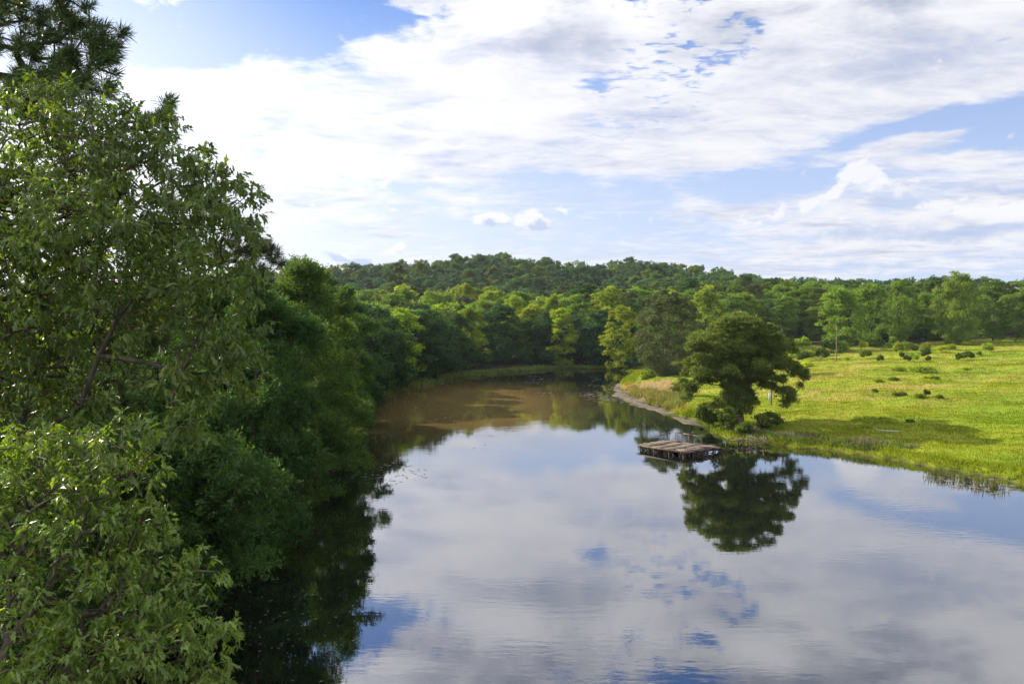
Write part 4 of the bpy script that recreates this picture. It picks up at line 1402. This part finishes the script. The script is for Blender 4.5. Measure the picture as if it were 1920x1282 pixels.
vis_p = lambda p: np.abs(p[:, 0]) < 0.66 * p[:, 1] + 3
nz2 = lambda p, a, b: np.sin(p[:, 0] * a + 1.0) * np.cos(p[:, 1] * b + p[:, 0] * 0.1)
G = grass_mat()
v1, q1 = blades(1500000, 20, 190, 60, 285, lambda p, s, pa, bk, mu, g: (pa > 0.5) & (mu < 0.3) & vis_p(p) & (g.uniform(size=len(p)) < np.clip((95 / p[:, 1]) ** 2, 0, 1) * (0.55 + 0.45 * (nz2(p, 0.35, 0.3) > -0.2))),
                lambda p, s: 0.17 + 0.10 * (nz2(p, 0.5, 0.43) > 0.3) + 0.16 * (s < 2.5), 0.035, 61, 330000)
v2, q2 = blades(260000, 20, 70, 60, 235, lambda p, s, pa, bk, mu, g: (s < 3.0) & (mu < 0.3) & vis_p(p), lambda p, s: 0.46 + 0.22 * nz2(p, 0.9, 0.6), 0.05, 62, 60000)
me = make_mesh('grass', np.concatenate([v1, v2]), [np.concatenate([q1, q2 + len(v1)])], G)
tag(add_obj('grass', me), 'sunlit yellow green grass covering the pasture down to the water', 'grass', kind='stuff')
print('grass blades', len(me.polygons))


def tinted(name, parts, label, cat, transl=0.3):
    m = leaf_mat(name + '_blade', transl, 0.6, 0.15, tint_attr='tint', vary=0.6, nscale=0.3)
    vv, qq, tt, off = [], [], [], 0
    for (v, q), c in parts:
        vv.append(v)
        qq.append(q + off)
        off += len(v)
        t = np.tile(np.array([*c, 1.0], np.float32), (len(v), 1))
        tt.append(t)
    me = make_mesh(name, np.concatenate(vv), [np.concatenate(qq)], m)
    ca = me.color_attributes.new('tint', 'FLOAT_COLOR', 'POINT')
    ca.data.foreach_set('color', np.concatenate(tt).ravel())
    return tag(add_obj(name, me), label, cat, kind='stuff')


def ell(cx, cy, rx, ry, amp=0.35):
    return lambda p, s, pa, bk, mu, g: (((p[:, 0] - cx) / rx) ** 2 + ((p[:, 1] - cy) / ry) ** 2 < 1 + amp * nz2(p, 0.9, 0.5)) & (mu < 0.4)


c1, c2, c3 = hit(1243, 735), hit(1215, 748), hit(1262, 768)
tan = blades(60000, c1[0] - 9, c1[0] + 9, c1[1] - 28, c1[1] + 22, ell(c1[0] + 0.5, c1[1] + 3, 3.6, 12, 0.8), 1.1, 0.05, 63, 5000)
tan2 = blades(60000, c2[0] - 9, c2[0] + 9, c2[1] - 28, c2[1] + 25, ell(c2[0], c2[1] + 8, 3.2, 20), 0.8, 0.05, 64, 3000)
olive = blades(60000, c2[0] - 9, c2[0] + 9, c2[1] - 30, c2[1] + 25, ell(c2[0] + 1.0, c2[1], 4.2, 16), 0.9, 0.05, 65, 7000)
tinted('tall_grass', [(tan, (0.40, 0.33, 0.24)), (tan2, (0.34, 0.27, 0.13)), (olive, (0.17, 0.19, 0.06))], 'tall dry tan and olive grass on the low point of the bank', 'grass')
r1 = hit(1470, 826)
rd = [(blades(90000, r1[0] - 14, r1[0] + 14, r1[1] - 8, r1[1] + 9, lambda p, s, pa, bk, mu, g: (s > 1.0) & (s < 5.0 + 1.5 * nz2(p, 0.6, 0.8)) & (p[:, 0] < 42), 0.55, 0.05, 66, 5000), (0.075, 0.115, 0.045)),
      (blades(90000, r1[0] - 14, r1[0] + 14, r1[1] - 8, r1[1] + 9, lambda p, s, pa, bk, mu, g: (s > 2.4) & (s < 5.5) & (nz2(p, 0.6, 0.8) > 0.25), 0.75, 0.045, 67, 1500), (0.13, 0.13, 0.085))]
tinted('reeds', rd, 'grey green reeds growing along the bank beside the broken walkway', 'reeds')
g = np.random.default_rng(70)
k = 5200
kx = g.choice(len(shore) - 1, 1)
bx = []
for a, b in zip(shore[:-1], shore[1:]):
    if a[1] > 160 and a[0] < 34 and b[0] < a[0] + 1:
        L_ = np.linalg.norm(b - a)
        n_ = int(L_ * 85)
        t = g.uniform(size=n_)
        bx.append(a + (b - a) * t[:, None] + np.column_stack([g.normal(size=n_) * 1.0, np.abs(g.normal(size=n_)) * 1.1]))
bx = np.concatenate(bx)
h = np.maximum(terrain(bx)[0], 0)
A = np.column_stack([g.normal(size=(len(bx), 2)) * 0.45, np.ones(len(bx))])
fr = leaf_quads(np.column_stack([bx, h - 0.05]), A, rand_dir(g, len(bx)), g.uniform(0.35, 1.0, len(bx)), np.full(len(bx), 0.16))
tinted('shore_sedge', [(fr, (0.10, 0.15, 0.03))], 'strip of green sedge along the shaded head of the lake', 'sedge')

# floating weed: flat pads and scum, thickest off the muddy point
def pads(spec, seed):
    g = np.random.default_rng(seed)
    vs, qs, n0 = [], [], 0
    for poly, n, r0, r1 in spec:
        pp = np.array([gp(*p)[:2] for p in poly])
        lo, hi = pp.min(0), pp.max(0)
        ctr = g.uniform(lo, hi, (n // 14 + 2, 2))
        c = ctr[g.integers(len(ctr), size=n)] + g.normal(size=(n, 2)) * np.array([1.6, 3.0])
        sdp, sdl = poly_sd(c, pp), poly_sd(c, shore)
        c = c[(sdp < 1) & (sdl < -0.3)]
        for x, y in c:
            r = g.uniform(r0, r1)
            an = np.linspace(0, 2 * np.pi, 8, endpoint=False) + g.uniform(0, 1)
            rr = r * g.uniform(0.6, 1.15, 8)
            v = np.column_stack([x + np.cos(an) * rr * 1.5, y + np.sin(an) * rr, np.full(8, 0.012)])
            vs += [v, [[x, y, 0.03]]]
            qs += [(n0 + i, n0 + (i + 1) % 8, n0 + (i + 2) % 8, n0 + 8) for i in range(0, 8, 2)]
            n0 += 9
    return np.concatenate(vs), np.array(qs)


v, q = pads([([(960, 698), (1150, 697), (1165, 735), (1150, 752), (1040, 748), (930, 725)], 170, 0.10, 0.26), ([(1100, 725), (1160, 735), (1240, 772), (1180, 778), (1110, 755)], 130, 0.12, 0.30),
             ([(672, 872), (740, 868), (800, 890), (740, 905), (676, 905)], 130, 0.05, 0.14), ([(430, 1120), (620, 1120), (640, 1270), (420, 1280)], 160, 0.015, 0.06), ([(680, 790), (900, 760), (960, 840), (720, 850)], 40, 0.05, 0.15),
             ([(1740, 893), (1800, 893), (1885, 906), (1880, 924), (1760, 905)], 120, 0.10, 0.3), ([(920, 808), (980, 806), (980, 814), (925, 817)], 10, 0.1, 0.3)], 71)
m_, n, out = new_mat('floating_weed')
gg = n.new('ShaderNodeNewGeometry')
p = n.new('ShaderNodeBsdfPrincipled')
n.put(p.inputs['Base Color'], n.mix(gg.outputs['Random Per Island'], (0.07, 0.07, 0.04), (0.19, 0.17, 0.13)))
p.inputs['Roughness'].default_value = 0.35
n.put(out.inputs['Surface'], p.outputs[0])
tag(add_obj('floating_weed', make_mesh('floating_weed', v, [q], m_)), 'specks of floating weed and scum off the muddy point', 'weed', kind='stuff')
# rushes standing in the shallows near the right bank
g = np.random.default_rng(72)
cc = np.array([gp(px, py)[:2] for px, py in ((1752, 893), (1775, 897), (1800, 901), (1815, 904), (1838, 908), (1858, 912), (1870, 916))])
n_ = 420
pc = cc[g.integers(len(cc), size=n_)] + g.normal(size=(n_, 2)) * np.array([0.45, 0.25])
rush = leaf_quads(np.column_stack([pc, np.full(n_, -0.1)]), np.column_stack([g.normal(size=(n_, 2)) * 0.22, np.ones(n_)]), rand_dir(g, n_), g.uniform(0.4, 1.15, n_), np.full(n_, 0.06))
tinted('rushes', [(rush, (0.10, 0.12, 0.05))], 'sparse rushes standing in the shallows off the near grassy bank', 'rushes')

# ------------------------------------------------------------------ sun and sky
SUN_AZ, SUN_EL = R(-57), R(27)
to_sun = Vector((math.sin(SUN_AZ) * math.cos(SUN_EL), math.cos(SUN_AZ) * math.cos(SUN_EL), math.sin(SUN_EL)))
sl = bpy.data.lights.new('sun', 'SUN')
sl.energy = 5.0
sl.angle = R(0.6)
sl.color = (1.0, 0.90, 0.72)
so = bpy.data.objects.new('sun', sl)
COL.objects.link(so)
so.rotation_euler = to_sun.to_track_quat('Z', 'Y').to_euler()
so.location = (-60, 20, 60)

w = bpy.data.worlds.new('World')
scene.world = w
w.use_nodes = True
w.node_tree.nodes.clear()
n = NT(w.node_tree)
out = n.new('ShaderNodeOutputWorld')
bg = n.new('ShaderNodeBackground')
sky = n.new('ShaderNodeTexSky', sky_type='NISHITA')
sky.sun_disc = False
sky.sun_elevation = SUN_EL
sky.sun_rotation = SUN_AZ
sky.altitude = 100
sky.air_density = 1.0
sky.dust_density = 0.6
sky.ozone_density = 1.6
BGS = 0.1
bg.inputs['Strength'].default_value = BGS
KC = 0.48  # clouds and haze are balanced against the exposure
tc = n.new('ShaderNodeTexCoord')
d = tc.outputs['Generated']
sp = n.new('ShaderNodeSeparateXYZ')
n.put(sp.inputs[0], d)
dx, dy, dz = sp.outputs
az = n.m('ARCTAN2', dx, dy)
el = n.m('ARCSINE', dz)
zc = n.m('ADD', n.m('MAXIMUM', dz, 0.0), 0.09)
cmb = n.new('ShaderNodeCombineXYZ')
n.put(cmb.inputs[0], n.m('DIVIDE', dx, zc))
n.put(cmb.inputs[1], n.m('DIVIDE', dy, zc))
plane = cmb.outputs[0]
cmb = n.new('ShaderNodeCombineXYZ')
n.put(cmb.inputs[0], az)
n.put(cmb.inputs[1], el)
ang = cmb.outputs[0]
# domain warp so that the cloud masses have ragged edges
wn = n.noise(n.scale_xyz(plane, 1, 0.8, 1), 1.1, 5, 0.6, color=True)
wv = n.vm('MULTIPLY', n.vm('SUBTRACT', wn, (0.5, 0.5, 0.5)), (0.16, 0.07, 0))
ang_w = n.vm('ADD', ang, wv)
wn2 = n.noise(n.scale_xyz(ang, 1, 1.5, 1), 26, 5, 0.6, color=True)
ang_c = n.vm('ADD', ang, n.vm('MULTIPLY', n.vm('SUBTRACT', wn2, (0.5, 0.5, 0.5)), (0.040, 0.028, 0)))


def blob(vec, px, py, rx, ry, rot=0.0):
    mp = n.new('ShaderNodeMapping', vector_type='TEXTURE')
    n.put(mp.inputs[0], vec)
    a = math.atan((px - 960) / FPX)
    e_ = math.atan((602 - py) / FPX)
    mp.inputs['Location'].default_value = (a, e_, 0)
    mp.inputs['Rotation'].default_value = (0, 0, R(rot))
    mp.inputs['Scale'].default_value = (rx / FPX, ry / FPX, 1)
    g_ = n.new('ShaderNodeTexGradient', gradient_type='QUADRATIC_SPHERE')
    n.put(g_.inputs[0], mp.outputs[0])
    return g_.outputs['Fac']


def total(vec, items, start=0.0):
    acc = start
    for px, py, rx, ry, rot, wt in items:
        acc = n.m('MULTIPLY_ADD', blob(vec, px, py, rx, ry, rot), wt, acc)
    return acc


SHEET = [(1000, -15, 560, 130, 0, 0.85), (980, 190, 800, 250, 4, 1.22), (1500, 110, 720, 280, 0, 1.15), (1850, 90, 560, 230, 0, 1.22), (560, 235, 420, 120, -8, 1.15), (840, 285, 330, 110, -8, 0.72), (1290, 290, 330, 100, 6, 0.94),
         (1700, 200, 420, 80, 4, 0.65), (1250, -160, 1500, 260, 0, 0.22), (800, -130, 460, 170, 0, 0.85), (1150, -200, 700, 140, 0, 0.55), (480, 330, 330, 130, -10, 0.50), (1700, 296, 260, 34, 10, 1.37), (1780, 335, 330, 34, -3, 1.08), (1350, 395, 420, 46, 3, 0.65), (1640, 450, 460, 140, 8, 0.90),
         (1880, 440, 360, 130, 0, 0.86), (1150, 500, 800, 90, 0, 0.43), (700, 400, 420, 110, 0, 0.40), (300, 170, 500, 70, 4, 0.43), (1300, -420, 900, 240, 0, 0.50), (800, -250, 700, 130, 10, 0.36)]
HOLES = [(480, 80, 300, 80, 16, -2.3), (600, 40, 170, 90, 0, -1.6), (1110, 158, 100, 44, 15, -1.15), (1385, 70, 100, 66, 0, -1.0), (1370, 128, 140, 42, 8, -1.1), (1800, 262, 260, 40, 4, -2.2), (1900, 302, 150, 50, 0, -1.5),
         (1480, 345, 220, 52, 4, -1.5), (1745, 30, 110, 50, 20, -0.55), (1600, 85, 70, 30, 0, -0.9), (1290, 20, 150, 40, 8, -0.7), (800, 340, 330, 36, 0, -0.5), (1040, 340, 150, 30, 0, -0.8),
         (1860, 150, 120, 30, 0, -0.7)]
cov = total(ang_w, SHEET + HOLES)
f1 = n.noise(n.scale_xyz(plane, 1.0, 0.75, 1), 2.2, 10, 0.66, 0.4)
f2 = n.noise(n.scale_xyz(plane, 1.4, 2.5, 1), 2.4, 8, 0.64, 0.6)
f3 = n.noise(n.scale_xyz(plane, 1.0, 1.6, 1), 15.0, 3, 0.55, 0.4)
mack = n.m('ADD', blob(ang_w, 1270, 140, 420, 190, 20), n.m('MULTIPLY', blob(ang_w, 1150, -70, 700, 130, 0), 0.5))
dens = n.m('ADD', cov, n.m('MULTIPLY', n.m('SUBTRACT', f1, 0.5), n.ss(el, 0.28, 0.44, 1.8, 3.6)))
dens = n.m('MULTIPLY_ADD', n.m('SUBTRACT', f2, 0.5), 1.0, dens)
dens = n.m('MULTIPLY_ADD', n.m('SUBTRACT', f3, 0.5), n.m('MULTIPLY_ADD', mack, 3.6, 0.35), dens)
dens = n.m('SUBTRACT', dens, n.m('MULTIPLY', mack, 0.35))
# behind the camera and overhead: unseen broken cloud, added as fill light
opp_fill = n.ss(n.m('ABSOLUTE', n.m('SUBTRACT', az, 0.5)), 1.2, 2.2)
rear = n.m('MULTIPLY', n.ss(n.m('ABSOLUTE', az), 0.75, 1.3), 0.7)
over = n.ss(el, 0.42, 0.8, 0.0, 0.4)
dens = n.m('ADD', dens, n.m('MAXIMUM', rear, over))
# overhead cloud is nearer, so its edges are crisper
dens = n.m('MULTIPLY_ADD', n.m('SUBTRACT', dens, 0.3), n.ss(el, 0.26, 0.40, 1.0, 2.4), 0.3)
mask = n.ss(dens, -0.08, 0.72)
# the sheet: thin parts white, thick parts grey lilac
st1 = n.noise(n.scale_xyz(plane, 0.8, 1.0, 1), 2.0, 8, 0.62, 0.5)
st2 = n.noise(n.scale_xyz(plane, 1.2, 2.0, 1), 3.4, 6, 0.6, 0.5)
thick = n.m('ADD', n.m('MULTIPLY', n.m('SUBTRACT', st1, 0.5), 3.4), n.m('MULTIPLY', n.m('SUBTRACT', st2, 0.5), 1.8))
thick = n.m('ADD', thick, total(ang_w, [(1130, 90, 260, 60, 0, 0.6), (1600, 150, 500, 70, -6, 0.7), (900, 200, 300, 60, 0, 0.35), (1700, 60, 300, 60, 0, 0.4), (1400, -120, 1100, 160, 0, 1.3), (1500, 250, 300, 50, 0, 0.4)]))
thick = n.ss(thick, -0.45, 1.05)
sdot = n.vm('DOT_PRODUCT', d, tuple(to_sun))
glow = n.m('POWER', n.m('MAXIMUM', sdot, 0.0), 5.0)
EXP = KC / BGS
white = n.vm('SCALE', n.mix(0.0, (0.94, 0.94, 0.99), (1, 1, 1)), scale=n.m('MULTIPLY_ADD', glow, 1.2, 0.93))
grey = n.vm('SCALE', n.mix(0.0, (0.575, 0.64, 0.84), (1, 1, 1)), scale=n.m('MULTIPLY_ADD', glow, 1.3, 0.88))
# unseen clouds opposite the sun, brightened as fill for camera-facing tree sides
grey = n.vm('SCALE', grey, scale=n.ss(el, 0.27, 0.40, 1.0, 0.66))
white = n.vm('SCALE', white, scale=n.ss(el, 0.30, 0.42, 1.0, 1.12))
ccol = n.vm('SCALE', n.mix(thick, white, grey), scale=n.m('MULTIPLY_ADD', opp_fill, 0.45 * EXP, EXP))
# clear sky: the physical sky, thinned to white towards the horizon by haze
skyc = n.vm('MULTIPLY', sky.outputs['Color'], (0.36, 0.50, 0.76))
hz = n.m('MULTIPLY_ADD', n.ss(el, 0.40, 0.03), 0.74, n.m('ADD', n.ss(el, 0.30, 0.42, 0.2, 0.04), n.ss(az, -0.18, -0.5, 0.0, 0.32)), clamp=True)
hazec = n.vm('SCALE', n.mix(n.ss(az, -0.5, 0.45), (0.93, 0.95, 1.0), (0.60, 0.71, 0.95)), scale=n.m('MULTIPLY_ADD', glow, 1.7, 0.96 * EXP))
base = n.mix(hz, skyc, hazec)
col = n.mix(mask, base, ccol)
# small cumulus: lit tops, grey undersides
CUM = [(912, 410, 52, 25, 0, 1.2), (935, 414, 36, 16, 0, 0.9), (988, 411, 48, 28, 0, 1.3), (1012, 418, 42, 19, 0, 1.0), (630, 482, 40, 18, -20, 0.8), (668, 492, 46, 16, -6, 0.8), (748, 464, 34, 30, 0, 0.75), (600, 345, 80, 34, -14, 0.55), (722, 350, 34, 34, 0, 0.6), (575, 392, 30, 16, 0, 0.5),
       (1590, 352, 44, 34, 30, 0.9), (1630, 345, 46, 30, 0, 0.8), (1555, 385, 60, 26, 22, 0.8), (1510, 402, 50, 22, 10, 0.7), (1455, 408, 44, 24, 0, 0.8), (1415, 424, 44, 18, 0, 0.6), (1660, 372, 60, 36, 0, 0.7), (1745, 408, 60, 22, 0, 0.6), (1800, 415, 60, 22, 0, 0.7),
       (1870, 424, 70, 20, 0, 0.9), (1910, 420, 40, 18, 0, 0.7), (1270, 412, 50, 14, 0, 0.4), (1050, 395, 90, 12, 0, 0.4), (760, 395, 90, 14, 0, 0.35)]
SHD = [(922, 420, 48, 14, 0, 1.2), (1006, 422, 50, 18, 0, 1.5), (640, 486, 60, 16, -16, 1.6), (680, 492, 46, 16, 0, 1.4), (752, 474, 30, 20, 0, 0.7), (1600, 450, 240, 44, 4, 0.75), (1780, 462, 260, 34, 0, 1.0), (1880, 395, 170, 20, -4, 0.9), (1640, 505, 420, 30, 0, 0.8), (1880, 452, 140, 22, 0, 0.8)]
puff = n.noise(n.scale_xyz(ang, 1, 1.25, 1), 42, 5, 0.58)
cu = n.m('MULTIPLY_ADD', n.m('SUBTRACT', puff, 0.5), 1.5, total(ang_c, CUM))
cm = n.m('MULTIPLY', n.ss(cu, 0.16, 0.48), 0.92)
sh = n.ss(n.m('MULTIPLY_ADD', n.m('SUBTRACT', puff, 0.5), -1.2, total(ang_c, SHD)), 0.15, 0.95)
sh_c = n.vm('SCALE', n.mix(0.0, (0.47, 0.58, 0.83), (1, 1, 1)), scale=n.m('MULTIPLY_ADD', glow, 2.0, 0.95 * EXP))
col = n.mix(cm, col, n.vm('SCALE', n.mix(0.0, (0.96, 0.96, 1.0), (1, 1, 1)), scale=n.m('MULTIPLY_ADD', glow, 2.0, 0.94 * EXP)))
col = n.mix(n.m('MULTIPLY', sh, 0.72), col, sh_c)
n.put(bg.inputs['Color'], col)
n.put(out.inputs['Surface'], bg.outputs[0])
try:
    w.cycles.sampling_method = 'MANUAL'
    w.cycles.sample_map_resolution = 512
except Exception:
    pass

# ------------------------------------------------------------------ air
m_, nh, outh = new_mat('haze_air')
pv = nh.new('ShaderNodeVolumePrincipled')
pv.inputs['Color'].default_value = (0.72, 0.84, 1.0, 1)
pv.inputs['Density'].default_value = 0.00006
pv.inputs['Anisotropy'].default_value = 0.2
nh.put(outh.inputs['Volume'], pv.outputs[0])
bb = np.array([[x, y, z] for x in (-1610, 1610) for y in (-1010, 1810) for z in (-4, 78)], float)
tag(add_obj('haze', make_mesh('haze', bb, [np.array([[0, 1, 3, 2], [4, 6, 7, 5], [0, 4, 5, 1], [2, 3, 7, 6], [0, 2, 6, 4], [1, 5, 7, 3]])], m_)), 'thin bluish summer haze over the lake and hill', 'haze', kind='stuff')

# ------------------------------------------------------------------ render settings
scene.view_settings.view_transform = 'Standard'
scene.view_settings.look = 'None'
scene.view_settings.exposure = 1.15
scene.view_settings.gamma = 1.0
cy = scene.cycles
cy.max_bounces = 7
cy.diffuse_bounces = 3
cy.glossy_bounces = 3
cy.transmission_bounces = 4
cy.volume_bounces = 0
cy.transparent_max_bounces = 4
cy.caustics_reflective = False
cy.caustics_refractive = False
cy.sample_clamp_indirect = 4.0
cy.use_adaptive_sampling = True
cy.adaptive_threshold = 0.015
try:
    cy.use_denoising = True
    cy.denoiser = 'OPENIMAGEDENOISE'
except Exception:
    pass
